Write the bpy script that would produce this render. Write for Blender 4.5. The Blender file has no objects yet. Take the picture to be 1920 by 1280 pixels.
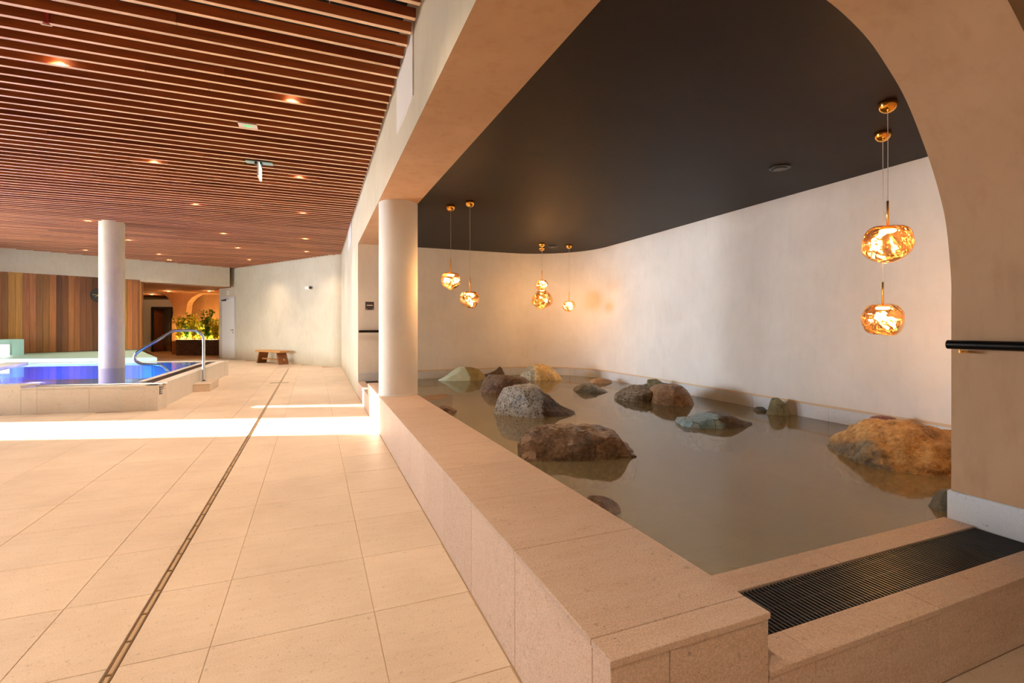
import bpy, bmesh, math, random
from mathutils import Vector, Matrix, noise
random.seed(7)
D = bpy.data
SC = bpy.context.scene
COL = SC.collection

# ------------------------------------------------------------------ camera, sky, sun, exposure
TH = math.atan(372 / 911.0)
SN, CS = math.sin(TH), math.cos(TH)
HC = 1.18                                   # eye height
cam_d = D.cameras.new('camera')
cam_d.sensor_width = 36
cam_d.lens = 911 / 1920 * 36
cam_d.shift_y = (611 - 640) / 1920
cam_d.clip_start = 0.02
cam = D.objects.new('camera', cam_d)
COL.objects.link(cam)
cam.location = (0, 0, HC)
cam.rotation_euler = (math.pi / 2, 0, -TH)
SC.camera = cam

w = D.worlds.new('sky'); SC.world = w; w.use_nodes = True
bg = w.node_tree.nodes['Background']
bg.inputs[0].default_value = (0.86, 0.94, 1.0, 1)
bg.inputs[1].default_value = 25.0

sun_d = D.lights.new('sun', 'SUN')
sun_d.energy = 32
sun_d.color = (1.0, 0.93, 0.82)
sun_d.angle = math.radians(0.8)
sun = D.objects.new('sun', sun_d); COL.objects.link(sun)
SUN_T = Vector((0.954, -0.299, -0.287)).normalized()          # travel direction
sun.rotation_euler = SUN_T.to_track_quat('-Z', 'Y').to_euler()
sun.location = (-14, 14, 8)

vs = SC.view_settings
vs.view_transform = 'Standard'; vs.look = 'None'; vs.gamma = 1; vs.use_curve_mapping = False
vs.exposure = 0.82
cy = SC.cycles
cy.use_denoising = True
cy.max_bounces = 10; cy.diffuse_bounces = 6; cy.glossy_bounces = 5
cy.transparent_max_bounces = 12; cy.transmission_bounces = 6
cy.sample_clamp_indirect = 12
cy.caustics_reflective = True; cy.caustics_refractive = False
cy.blur_glossy = 0.6

def portal(loc, rot, sx, sy):
    l = D.lights.new('window_daylight', 'AREA'); l.shape = 'RECTANGLE'; l.size = sx; l.size_y = sy
    l.cycles.is_portal = True
    o = D.objects.new('window_daylight', l); COL.objects.link(o); o.location = loc; o.rotation_euler = rot
portal((-8.4, 11.75, 1.6), (0, -math.pi / 2, 0), 3.2, 4.1)
portal((-8.4, 8.88, 1.6), (0, -math.pi / 2, 0), 3.1, 1.14)

# ------------------------------------------------------------------ helpers
def lin(r, g, b):
    f = lambda c: ((c / 255 + 0.055) / 1.055) ** 2.4 if c > 10 else c / 255 / 12.92
    return (f(r), f(g), f(b), 1)

def tag(o, label=None, cat=None, group=None, kind=None):
    if label: o['label'] = label
    if cat: o['category'] = cat
    if group: o['group'] = group
    if kind: o['kind'] = kind
    return o

def obj(name, me, mat=None, parent=None, loc=None, smooth=False):
    o = D.objects.new(name, me); COL.objects.link(o)
    if mat is not None and not me.materials: me.materials.append(mat)
    if parent is not None: o.parent = parent
    if loc is not None: o.location = loc
    if smooth:
        for p in me.polygons: p.use_smooth = True
    return o

def empty(name, loc=(0, 0, 0)):
    o = D.objects.new(name, None); COL.objects.link(o); o.location = loc
    o.empty_display_size = 0.1
    return o

def mesh(name, verts, faces):
    me = D.meshes.new(name); me.from_pydata([tuple(v) for v in verts], [], faces); me.update()
    return me

def recalc(me):
    bm = bmesh.new(); bm.from_mesh(me); bmesh.ops.recalc_face_normals(bm, faces=bm.faces); bm.to_mesh(me); bm.free()
    return me

def prism(name, poly, z0, z1):
    n = len(poly)
    v = [(x, y, z0) for x, y in poly] + [(x, y, z1) for x, y in poly]
    f = [tuple(range(n)), tuple(range(n, 2 * n))]
    f += [(i, (i + 1) % n, n + (i + 1) % n, n + i) for i in range(n)]
    return recalc(mesh(name, v, f))

def prism_dir(name, poly, frame, t0, t1):
    """poly in 2D (a,b); frame(a,b,t)->xyz"""
    n = len(poly)
    v = [frame(a, b, t0) for a, b in poly] + [frame(a, b, t1) for a, b in poly]
    f = [tuple(range(n)), tuple(range(n, 2 * n))]
    f += [(i, (i + 1) % n, n + (i + 1) % n, n + i) for i in range(n)]
    return recalc(mesh(name, v, f))

def boxm(name, x0, x1, y0, y1, z0, z1, bevel=0.0):
    me = prism(name, [(x0, y0), (x1, y0), (x1, y1), (x0, y1)], z0, z1)
    if bevel: bev(me, bevel)
    return me

def bev(me, wdt, seg=1):
    bm = bmesh.new(); bm.from_mesh(me)
    bmesh.ops.bevel(bm, geom=list(bm.edges), offset=wdt, segments=seg, affect='EDGES', profile=0.5)
    bm.to_mesh(me); bm.free()
    return me

def join(name, mes):
    bm = bmesh.new()
    for m in mes: bm.from_mesh(m)
    me = D.meshes.new(name); bm.to_mesh(me); bm.free()
    return me

def tube(name, pts, r, seg=12, cap=True):
    pts = [Vector(p) for p in pts]; v = []; f = []
    up = Vector((0, 0, 1)); prev = None
    for i, p in enumerate(pts):
        t = (pts[min(i + 1, len(pts) - 1)] - pts[max(i - 1, 0)]).normalized()
        if prev is None:
            a = t.cross(up)
            if a.length < 1e-3: a = t.cross(Vector((1, 0, 0)))
        else:
            a = prev - t * prev.dot(t)
        a.normalize(); prev = a; b = t.cross(a)
        rr = r[i] if isinstance(r, (list, tuple)) else r
        for k in range(seg):
            an = 2 * math.pi * k / seg
            v.append(p + a * math.cos(an) * rr + b * math.sin(an) * rr)
    for i in range(len(pts) - 1):
        for k in range(seg):
            f.append((i * seg + k, i * seg + (k + 1) % seg, (i + 1) * seg + (k + 1) % seg, (i + 1) * seg + k))
    if cap:
        f.append(tuple(range(seg - 1, -1, -1))); n = (len(pts) - 1) * seg; f.append(tuple(range(n, n + seg)))
    return recalc(mesh(name, v, f))

def smoothpath(pts, n=6):
    pts = [Vector(p) for p in pts]; out = []
    for i in range(len(pts) - 1):
        p0, p1, p2, p3 = pts[max(i - 1, 0)], pts[i], pts[i + 1], pts[min(i + 2, len(pts) - 1)]
        for k in range(n):
            t = k / n
            out.append(0.5 * ((2 * p1) + (p2 - p0) * t + (2 * p0 - 5 * p1 + 4 * p2 - p3) * t * t + (3 * p1 - p0 - 3 * p2 + p3) * t ** 3))
    out.append(pts[-1]); return out

def lathe(name, prof, seg=32, cx=0, cy_=0):
    v = []; f = []
    for r, z in prof:
        for k in range(seg):
            a = 2 * math.pi * k / seg; v.append((cx + r * math.cos(a), cy_ + r * math.sin(a), z))
    for i in range(len(prof) - 1):
        for k in range(seg):
            f.append((i * seg + k, i * seg + (k + 1) % seg, (i + 1) * seg + (k + 1) % seg, (i + 1) * seg + k))
    f.append(tuple(range(seg))); n = (len(prof) - 1) * seg; f.append(tuple(range(n, n + seg)))
    return recalc(mesh(name, v, f))

def smooth_angle(o, ang=35):
    me = o.data
    for p in me.polygons: p.use_smooth = True
    bm = bmesh.new(); bm.from_mesh(me)
    for e in bm.edges:
        if len(e.link_faces) == 2 and e.calc_face_angle(0) > math.radians(ang): e.smooth = False
    bm.to_mesh(me); bm.free()
    return o

# ------------------------------------------------------------------ materials
class NT:
    def __init__(s, name):
        s.m = D.materials.new(name); s.m.use_nodes = True; s.t = s.m.node_tree
        s.b = s.t.nodes['Principled BSDF']; s.out = s.t.nodes['Material Output']
    def n(s, typ, **kw):
        nd = s.t.nodes.new(typ)
        for k, v in kw.items():
            if hasattr(nd, k): setattr(nd, k, v)
            else: nd.inputs[k.replace('_', ' ')].default_value = v
        return nd
    def l(s, a, b): s.t.links.new(a, b)
    def noise(s, vec, scale, detail=4, rough=0.55, dist=0.0):
        nd = s.n('ShaderNodeTexNoise'); nd.inputs['Scale'].default_value = scale; nd.inputs['Detail'].default_value = detail
        nd.inputs['Roughness'].default_value = rough; nd.inputs['Distortion'].default_value = dist
        if vec is not None: s.l(vec, nd.inputs['Vector'])
        return nd.outputs['Fac']
    def ramp(s, fac, stops, interp='LINEAR'):
        nd = s.n('ShaderNodeValToRGB'); cr = nd.color_ramp; cr.interpolation = interp
        while len(cr.elements) < len(stops): cr.elements.new(0.5)
        for e, (p, c) in zip(cr.elements, stops): e.position = p; e.color = c
        s.l(fac, nd.inputs['Fac']); return nd.outputs['Color']
    def mix(s, fac, a, b, typ='MIX'):
        nd = s.n('ShaderNodeMix', data_type='RGBA', blend_type=typ)
        for sock, val in ((nd.inputs['Factor'], fac), (nd.inputs[6], a), (nd.inputs[7], b)):
            if isinstance(val, (int, float)): sock.default_value = val
            elif isinstance(val, tuple): sock.default_value = val
            else: s.l(val, sock)
        return nd.outputs[2]
    def pos(s): return s.n('ShaderNodeNewGeometry').outputs['Position']
    def objc(s): return s.n('ShaderNodeTexCoord').outputs['Object']
    def rnd(s): return s.n('ShaderNodeObjectInfo').outputs['Random']
    def mapv(s, vec, sc, rot=(0, 0, 0)):
        nd = s.n('ShaderNodeMapping'); nd.inputs['Scale'].default_value = sc; nd.inputs['Rotation'].default_value = rot
        s.l(vec, nd.inputs['Vector']); return nd.outputs['Vector']
    def bump(s, h, st, dist=0.01):
        nd = s.n('ShaderNodeBump'); nd.inputs['Strength'].default_value = st; nd.inputs['Distance'].default_value = dist
        s.l(h, nd.inputs['Height']); s.l(nd.outputs['Normal'], s.b.inputs['Normal'])
    def col(s, c):
        if isinstance(c, tuple): s.b.inputs['Base Color'].default_value = c
        else: s.l(c, s.b.inputs['Base Color'])
    def setp(s, **kw):
        for k, v in kw.items(): s.b.inputs[k.replace('_', ' ')].default_value = v
        return s

def plain(name, c, rough=0.5, metal=0.0, spec=0.5):
    t = NT(name); t.col(c); t.setp(Roughness=rough, Metallic=metal); t.b.inputs['Specular IOR Level'].default_value = spec
    return t.m

def stone_mat(name, c1, c2, speck=0.5, rough=0.55, var=0.12, spec=0.4):
    t = NT(name); p = t.pos()
    big = t.noise(p, 2.2, 3); fine = t.noise(p, 190, 4, 0.7); mid = t.noise(p, 42, 4, 0.65); str_ = t.noise(t.mapv(p, (3, 14, 14)), 2.0, 5, 0.6)
    base = t.mix(t.ramp(big, [(0.3, (0, 0, 0, 1)), (0.7, (1, 1, 1, 1))]), c1, c2)
    base = t.mix(t.ramp(fine, [(0.42, (0, 0, 0, 1)), (0.62, (1, 1, 1, 1))]), t.mix(0.25 * speck, base, (0.05, 0.035, 0.025, 1)), base)
    base = t.mix(t.ramp(str_, [(0.35, (0, 0, 0, 1)), (0.75, (.18, .18, .18, 1))]), base, (0.85, 0.78, 0.7, 1))
    base = t.mix(t.ramp(mid, [(0.60, (0, 0, 0, 1)), (0.72, (.4, .4, .4, 1))]), base, (0.12, 0.08, 0.06, 1))
    vor = t.n('ShaderNodeTexVoronoi', feature='F1'); vor.inputs['Scale'].default_value = 55; t.l(p, vor.inputs['Vector'])
    pits = t.ramp(vor.outputs['Distance'], [(0.07, (1, 1, 1, 1)), (0.13, (0, 0, 0, 1))])
    base = t.mix(t.mix(1.0, pits, t.ramp(t.noise(p, 7, 2), [(0.5, (0, 0, 0, 1)), (0.62, (1, 1, 1, 1))]), 'MULTIPLY'), base, (0.10, 0.065, 0.045, 1))
    r = t.n('ShaderNodeMapRange'); r.inputs['To Min'].default_value = 1 - var; r.inputs['To Max'].default_value = 1 + var * 0.6
    t.l(t.rnd(), r.inputs['Value'])
    hs = t.n('ShaderNodeHueSaturation'); t.l(base, hs.inputs['Color']); t.l(r.outputs['Result'], hs.inputs['Value'])
    t.col(hs.outputs['Color'])
    t.setp(Roughness=rough); t.b.inputs['Specular IOR Level'].default_value = spec
    t.bump(fine, 0.12, 0.004)
    return t.m

def plaster_mat(name, c1, c2, rough=0.8, bumpst=0.08):
    t = NT(name); p = t.pos()
    a = t.noise(p, 1.6, 5, 0.6, 0.4); b = t.noise(t.mapv(p, (9, 9, 2.5)), 1.5, 5, 0.6)
    base = t.mix(t.ramp(a, [(0.35, (0, 0, 0, 1)), (0.68, (1, 1, 1, 1))]), c1, c2)
    base = t.mix(t.ramp(b, [(0.5, (0, 0, 0, 1)), (0.9, (.3, .3, .3, 1))]), base, c1, 'MULTIPLY')
    t.col(base); t.setp(Roughness=rough); t.b.inputs['Specular IOR Level'].default_value = 0.2
    t.bump(t.noise(p, 14, 6, 0.65), bumpst, 0.02)
    return t.m

def wood_mat(name, cols, axis='X', rough=0.45, grain=1.0):
    t = NT(name); p = t.pos()
    sc = {'X': (1.2, 26, 26), 'Z': (26, 26, 1.0)}[axis]
    off = t.n('ShaderNodeVectorMath', operation='ADD'); t.l(p, off.inputs[0])
    sc3 = t.n('ShaderNodeVectorMath', operation='SCALE'); sc3.inputs[0].default_value = (13, 7, 5); t.l(t.rnd(), sc3.inputs['Scale'])
    t.l(sc3.outputs[0], off.inputs[1])
    g = t.noise(t.mapv(off.outputs[0], sc), 1.0, 6, 0.65, 0.6 * grain)
    tone = t.ramp(t.rnd(), [(i / (len(cols) - 1) if len(cols) > 1 else 0, c) for i, c in enumerate(cols)])
    t.col(t.mix(t.ramp(g, [(0.35, (.25, .25, .25, 1)), (0.62, (1, 1, 1, 1))]), t.mix(0.6, tone, (0.03, 0.01, 0.004, 1), 'MULTIPLY') if False else t.mix(0.45, tone, (0.02, 0.006, 0.002, 1)), tone))
    t.setp(Roughness=rough); t.bump(g, 0.1, 0.004)
    return t.m

def water_mat(name, tint, rough, wave=0.02, wscale=3.0, murk=0.0, murk_col=(0.3, 0.26, 0.18, 1), ior=1.4):
    t = NT(name); t.t.nodes.remove(t.b)
    tr = t.n('ShaderNodeBsdfTransparent'); tr.inputs[0].default_value = tint
    df = t.n('ShaderNodeBsdfDiffuse'); df.inputs[0].default_value = murk_col
    g = t.n('ShaderNodeBsdfGlossy'); g.inputs['Roughness'].default_value = rough
    fr = t.n('ShaderNodeFresnel'); fr.inputs['IOR'].default_value = ior
    b = t.n('ShaderNodeBump'); b.inputs['Strength'].default_value = wave; b.inputs['Distance'].default_value = 0.05
    t.l(t.noise(t.pos(), wscale, 3), b.inputs['Height'])
    t.l(b.outputs[0], g.inputs['Normal']); t.l(b.outputs[0], fr.inputs['Normal'])
    m1 = t.n('ShaderNodeMixShader'); m1.inputs[0].default_value = murk; t.l(tr.outputs[0], m1.inputs[1]); t.l(df.outputs[0], m1.inputs[2])
    mx = t.n('ShaderNodeMixShader'); t.l(fr.outputs[0], mx.inputs[0]); t.l(m1.outputs[0], mx.inputs[1]); t.l(g.outputs[0], mx.inputs[2])
    t.l(mx.outputs[0], t.out.inputs[0])
    return t.m

def emit_mat(name, c, st):
    t = NT(name); t.col(c); t.b.inputs['Emission Color'].default_value = c; t.b.inputs['Emission Strength'].default_value = st
    return t.m

M = {}
M['tile'] = stone_mat('floor_stone', lin(212, 189, 166), lin(226, 204, 180), 0.8, 0.42, 0.05)
M['grout'] = plain('grout', lin(188, 160, 130), 0.9)
M['curb'] = stone_mat('curb_stone', lin(212, 180, 158), lin(220, 190, 168), 1.3, 0.5, 0.06)
M['plinth'] = stone_mat('plinth_stone', lin(210, 218, 230), lin(220, 228, 238), 0.4, 0.5, 0.05)
M['pool_stone'] = stone_mat('pool_stone', lin(206, 196, 184), lin(214, 206, 196), 0.25, 0.5, 0.05)
M['joint'] = plain('joint', lin(120, 98, 82), 0.9)
M['plaster'] = plaster_mat('lime_plaster', lin(226, 225, 224), lin(236, 235, 234))
M['plaster_hall'] = plaster_mat('hall_plaster', lin(204, 194, 172), lin(212, 203, 182))
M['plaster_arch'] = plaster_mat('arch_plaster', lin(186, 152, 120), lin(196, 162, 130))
M['dark_ceiling'] = plaster_mat('brown_ceiling_paint', lin(37, 28, 23), lin(42, 32, 26), 0.55, 0.02)
M['plenum'] = plain('dark_void', lin(28, 28, 32), 0.9)
M['slat'] = wood_mat('slat_wood_shaded', [lin(140, 66, 32), lin(172, 90, 46), lin(192, 108, 60), lin(156, 78, 38)], 'X')  # slat sides: shade between the slats is put into this darker red
M['slat_lit_under'] = wood_mat('slat_wood_lit_under', [lin(240, 200, 160), lin(248, 214, 178), lin(250, 220, 186), lin(242, 204, 164)], 'X')  # same timber made paler, floor bounce painted into the undersides
M['panel_wood'] = wood_mat('plank_wood', [lin(98, 62, 38), lin(188, 122, 66), lin(126, 80, 46), lin(214, 158, 76), lin(116, 70, 44), lin(196, 128, 78)], 'Z')
M['bench_wood'] = wood_mat('bench_wood', [lin(214, 160, 96), lin(206, 150, 90)], 'X')
M['bench_dark'] = wood_mat('bench_end_wood', [lin(150, 90, 44), lin(140, 84, 40)], 'Z')
M['black_metal'] = plain('black_metal', lin(22, 20, 20), 0.32, 0.6)
M['grate'] = plain('grate_plastic', lin(26, 22, 22), 0.35)
M['channel'] = plain('channel_black', lin(12, 11, 11), 0.6)
M['steel'] = plain('polished_steel', lin(190, 195, 205), 0.16, 1.0)
M['brass'] = plain('polished_brass', lin(255, 200, 110), 0.35, 1.0)
M['gold'] = plain('gold_canopy', lin(255, 186, 80), 0.08, 1.0)
M['white'] = plain('white_paint', lin(236, 234, 228), 0.5)
M['grey_panel'] = plain('grey_panel', lin(212, 210, 208), 0.5)
M['black'] = plain('black', lin(18, 18, 18), 0.5)
M['cord'] = plain('clear_cord', lin(206, 200, 190), 0.3)
M['sign_dark'] = plain('sign_dark', lin(62, 54, 66), 0.4)
M['pond_water'] = water_mat('pond_water', (0.80, 0.79, 0.66, 1), 0.05, 0.03, 2.2, 0.5, lin(176, 160, 122), 1.5)
M['pool_water'] = water_mat('pool_water', (0.62, 0.80, 0.96, 1), 0.02, 0.015, 2.5)
M['pond_floor'] = stone_mat('pond_floor_stone', lin(206, 196, 172), lin(214, 204, 182), 0.5, 0.6, 0.05)
M['basin'] = plain('pool_tile', lin(112, 158, 220), 0.4)
M['lamp_warm'] = emit_mat('lamp_glow', (1.0, 0.66, 0.34, 1), 7)
M['led'] = emit_mat('pendant_led', (1.0, 0.80, 0.52, 1), 15)
M['green'] = emit_mat('exit_green', lin(20, 190, 90), 1.2)
M['teal_glow'] = emit_mat('exit_edge', lin(190, 240, 235), 1.5)
M['window_white'] = emit_mat('lit_panel', (0.95, 1.0, 1.0, 1), 6)
M['aqua'] = plain('pool_glow_tile', lin(160, 196, 184), 0.5)  # aqua glow of the pool light put into the ledge colour
M['planter'] = stone_mat('planter_stone', lin(96, 70, 60), lin(70, 50, 46), 1.0, 0.6, 0.0)
M['alcove'] = plaster_mat('alcove_plaster', lin(168, 112, 74), lin(178, 122, 82))
M['alcove_wood'] = plain('alcove_wood', lin(150, 96, 56), 0.5)
M['grey_wall'] = plain('grey_white_wall', lin(196, 196, 198), 0.7)
def leaf_mat(name, c):
    t = NT(name); t.col(c); t.setp(Roughness=0.5)
    tl = t.n('ShaderNodeBsdfTranslucent'); tl.inputs[0].default_value = c
    mx = t.n('ShaderNodeMixShader'); mx.inputs[0].default_value = 0.5; t.l(t.b.outputs[0], mx.inputs[1]); t.l(tl.outputs[0], mx.inputs[2]); t.l(mx.outputs[0], t.out.inputs[0])
    return t.m
M['leaf_y'] = leaf_mat('leaf_yellow_green', lin(226, 216, 70))
M['leaf_g'] = leaf_mat('leaf_green', lin(110, 150, 50))
M['stem'] = plain('stem', lin(70, 52, 30), 0.7)
M['gold_line'] = plain('clock_hands', lin(226, 196, 90), 0.4)

def glass_gold():
    t = NT('gold_mirror_glass'); t.t.nodes.remove(t.b)
    tr = t.n('ShaderNodeBsdfTransparent'); tr.inputs[0].default_value = (0.95, 0.76, 0.52, 1)
    g = t.n('ShaderNodeBsdfGlossy'); g.inputs['Roughness'].default_value = 0.03; g.inputs['Color'].default_value = (1.0, 0.76, 0.46, 1)
    lw = t.n('ShaderNodeLayerWeight'); lw.inputs[0].default_value = 0.42
    mr = t.n('ShaderNodeMapRange'); mr.inputs['To Min'].default_value = 0.34; mr.inputs['To Max'].default_value = 0.85
    t.l(lw.outputs['Facing'], mr.inputs['Value'])
    b = t.n('ShaderNodeBump'); b.inputs['Strength'].default_value = 0.55; b.inputs['Distance'].default_value = 0.05
    t.l(t.noise(t.objc(), 9, 2, 0.5, 0.8), b.inputs['Height']); t.l(b.outputs[0], g.inputs['Normal'])
    mx = t.n('ShaderNodeMixShader'); t.l(mr.outputs[0], mx.inputs[0]); t.l(tr.outputs[0], mx.inputs[1]); t.l(g.outputs[0], mx.inputs[2])
    t.l(mx.outputs[0], t.out.inputs[0]); return t.m
M['gold_glass'] = glass_gold()

# ------------------------------------------------------------------ the room shell
ZS = 3.23            # underside of the timber slats
ZC = 2.565           # underside of beam and pond ceiling
ZT = 3.6             # structural ceiling
ZP = 0.41            # parapet top
ZW = 0.25            # pond water / low kerb
Y0, Y1 = 0.95, 8.55  # pond front and back
def X0(y): return 0.635 + 0.0075 * (y - 0.95)
def XI(y): return 1.135 - 0.0145 * max(0, y - 1.4)

def struct(o, label, cat): return tag(o, label, cat, None, 'structure')

floor = struct(obj('floor', prism('floor', [(-8.3, -3.5), (6.2, -3.5), (6.2, 0.96), (0.9, 0.96), (0.95, 8.6), (0.95, 28.5), (-9.5, 28.5), (-9.5, 16), (-8.3, 16)], -0.12, -0.004), M['grout']),
               'beige stone tiled floor of the hall', 'floor')
# floor tiles: nearest ones individually, the rest joined
def clip_rect(x0, x1, y0, y1):
    return boxm('tile', x0, x1, y0, y1, -0.03, 0.0, 0.0015)
xj = [0.66, 0.233, -0.352, -0.642, -0.963]
while xj[-1] > -8.2: xj.append(xj[-1] - 0.593)
yj = [2.074 + 0.509 * k for k in range(-11, 52)]
GAP = 0.0016
DR = -0.642
tiles = []
def in_pool(xa, xb, ya, yb):
    return xb < -1.98 and yb > 8.62 - 0.16 * (xb + 2) and ya < 13.4
for i in range(len(xj) - 1):
    xb, xa = xj[i], xj[i + 1]
    for j in range(len(yj) - 1):
        ya, yb = yj[j], yj[j + 1]
        l, r = xa + GAP, xb - GAP
        if abs(xb - DR) < 1e-6 and yb < 14.9: r = DR - 0.017
        if abs(xa - DR) < 1e-6 and yb < 14.9: l = DR + 0.017
        if i == 0:
            if ya > 14.4: continue
            r = X0((ya + yb) / 2) - 0.006
        if ya > 15 and xb > 0.73 - (ya - 14.6) * 0.64: continue
        if in_pool(xa, xb, ya, yb): continue
        d = xa * SN + yb * CS
        px = 960 + 911 * ((xa + xb) / 2 * CS - (ya + yb) / 2 * SN) / max(d, 0.05)
        vis = d > 0.6 and -260 < px < 2100 and 911 * HC / d < 800
        tiles.append((0 if vis else 1, d, l, r, ya + GAP, yb - GAP))
# strip of floor to the right of the parapet front
for k, xa in enumerate([0.233 + 0.593 * q for q in range(1, 9)]):
    for ya, yb in ((0.038 - 0.509, 0.038), (0.038, 0.547), (0.547, 0.95)):
        tiles.append((0 if yb > 0.5 and 1.2 < xa < 2.6 else 1, 1.0, xa + GAP, min(xa + 0.593, 6.1) - GAP, ya + GAP, yb - GAP))
for ya, yb in ((0.038 - 0.509, 0.038), (0.038, 0.547), (0.547, 0.95)):
    tiles.append((1, 1.0, 0.66, 0.826 - GAP, ya + GAP, yb - GAP))
tiles.sort()
rest = []
cache = {}
for q, (vz, d, l, r, a, b) in enumerate(tiles):
    if q < 298 and vz == 0:
        key = (round(r - l, 3), round(b - a, 3))
        if key not in cache:
            cache[key] = clip_rect(0, r - l, 0, b - a); cache[key].materials.append(M['tile'])
        obj('tile', cache[key], None, floor, (l, a, 0))
    else:
        rest.append(boxm('t', l, r, a, b, -0.03, 0.0))
me = join('tile_field', rest); tag(obj('tile_field', me, M['tile'], floor), 'distant floor tiles of the same beige stone', None, None, 'stuff')

# linear drain
dr = tag(empty('floor_drain', (DR, 0, 0)), 'narrow linear slot drain running along the tiled floor', 'drain')
obj('drain_edge', boxm('drain_edge', -0.0155, -0.0085, -3.4, 14.6, -0.03, 0.001), plain('drain_steel', lin(150, 128, 96), 0.3, 0.8), dr)
obj('drain_edge', boxm('drain_edge', 0.0085, 0.0155, -3.4, 14.6, -0.03, 0.001), D.materials['drain_steel'], dr)
obj('drain_slot', boxm('drain_slot', -0.0085, 0.0085, -3.4, 14.6, -0.03, -0.018), M['channel'], dr)
brm = boxm('drain_bridge', -0.0085, 0.0085, -0.004, 0.004, -0.018, -0.001); brm.materials.append(D.materials['drain_steel'])
for k in range(40): obj('drain_bridge', brm, None, dr, (0, 0.9 + k * 0.19, 0))

# small square drain cover in the floor beyond
t = tag(empty('drain_cover', (-0.66, 11.2, 0)), 'small flat metal drain cover across the slot drain', 'drain')
obj('plate', boxm('plate', -0.16, 0.16, -0.06, 0.06, -0.002, 0.003), D.materials['drain_steel'], t)
obj('rim', boxm('rim', -0.18, 0.18, -0.08, 0.08, -0.003, 0.0015), M['grout'], t)

# ceilings
ceil = struct(obj('ceiling', boxm('ceiling', -9.6, 6.2, -3.6, 28.6, ZT, ZT + 0.2), M['plenum']),
              'hall ceiling of parallel reddish timber slats under a dark void', 'ceiling')
box1 = boxm('slat', 0, 1, -0.0165, 0.0165, 0, 0.066); box1.materials.append(M['slat']); box1.materials.append(M['slat_lit_under'])
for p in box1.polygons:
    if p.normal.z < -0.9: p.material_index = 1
PITCH = 0.0802 * 2.05
nsl = 0
def back_y(x):           # ceiling stops at the back wall
    return 16.93 + (x + 7.65) * 0.5584
k0 = -9
k = k0
while True:
    y = 4.077 + PITCH * k; k += 1
    if y > 19.9: break
    xr = X0(y) - 0.02
    if y > 15: xr = 0.73 - (y - 14.6) * 0.6466 - 0.02
    xl = -0.46 * y - 1.2
    if y > 16.2: xl = max(xl, -7.65 + (y - 16.93) / 0.5584 + 0.04)
    xl = max(xl, -8.25)
    x = xr
    first = True
    while x > xl + 0.05:
        L = random.uniform(1.2, 3.6) if first else random.uniform(3.0, 4.4)
        first = False
        a = max(xl, x - L)
        if a - xl < 0.5: a = xl
        # cut-out around the pool column
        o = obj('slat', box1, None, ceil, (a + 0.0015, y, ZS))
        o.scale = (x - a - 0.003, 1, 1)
        nsl += 1
        x = a
print('slats', nsl)
# hangers above the slats
for yy in (2.2, 3.5, 4.9):
    for xx in (0.1, -0.9, -1.9):
        obj('hanger', boxm('hanger', xx - 0.004, xx + 0.004, yy, yy + 0.02, ZS + 0.06, ZT), M['grey_panel'], ceil)
for xx in (0.3, -0.75, -1.8, -2.9):
    obj('batten', boxm('batten', xx, xx + 0.05, 1.6, 17, ZS + 0.068, ZS + 0.10), M['black'], ceil)

pc = struct(obj('ceiling_pond', prism('ceiling_pond', [(XI(1.37), 1.37), (5.0, 1.37), (5.0, 8.7), (XI(8.7) + 0.03, 8.7)], ZC, ZT), M['dark_ceiling']),
            'dark brown painted ceiling over the rock pond', 'ceiling')
beam = struct(obj('wall_beam', prism('wall_beam', [(X0(Y0), Y0 + 0.42), (XI(1.37), 1.37), (XI(8.6) + 0.03, 8.6), (X0(8.6), 8.6)], ZC, ZT), M['plaster_hall']),
              'pale plastered beam above the long stone parapet', 'beam')
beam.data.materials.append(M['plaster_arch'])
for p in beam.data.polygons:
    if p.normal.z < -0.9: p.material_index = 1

# pond walls: far wall, rounded corner, right wall, also the hall wall beyond
arc = []
for i in range(15):
    a = math.pi / 2 - (math.pi / 2) * i / 14
    arc.append((3.48 + 1.27 * math.cos(a), 7.27 + 1.28 * math.sin(a)))
poly = [(X0(8.55), 8.55)] + arc + [(4.74, 6.2), (4.68, 4.0), (4.64, 2.0), (4.62, 0.9), (5.4, 0.9), (5.4, 15.2), (0.745, 15.2)]
wp = struct(obj('wall_pond', prism('wall_pond', poly, -0.1, ZT), M['plaster']), 'cream lime-plastered wall curving around the rock pond', 'wall')
smooth_angle(wp, 30)
# hall-side face of the same wall carries the lighter plaster
wp.data.materials.append(M['plaster_hall'])
for p in wp.data.polygons:
    if p.normal.x < -0.8 and p.center.x < 1: p.material_index = 1

# tiled plinth along the pond walls
def along(poly, step):
    pts = [Vector(p) for p in poly]; segs = []; 
    L = [0]
    for a, b in zip(pts, pts[1:]): L.append(L[-1] + (b - a).length)
    def at(s):
        for i in range(len(L) - 1):
            if s <= L[i + 1] or i == len(L) - 2:
                f = (s - L[i]) / max(1e-6, L[i + 1] - L[i]); return pts[i].lerp(pts[i + 1], f)
    s = 0; out = []
    while s < L[-1] - 0.02:
        e = min(L[-1], s + step); out.append((at(s), at(e))); s = e
    return out
ppoly = [(1.09, 8.55)] + arc + [(4.74, 6.2), (4.68, 4.0), (4.64, 2.0), (4.625, 1.38)]
pl = struct(obj('baseboard_pond', prism('baseboard_pond', [(1.07, 8.535), (3.5, 8.535), (3.5, 8.56), (1.07, 8.56)], 0.0, ZW - 0.02), M['joint']), 'light grey stone plinth at the foot of the pond wall', 'plinth')
bits = []
for a, b in along(ppoly, 0.15): pass
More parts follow.
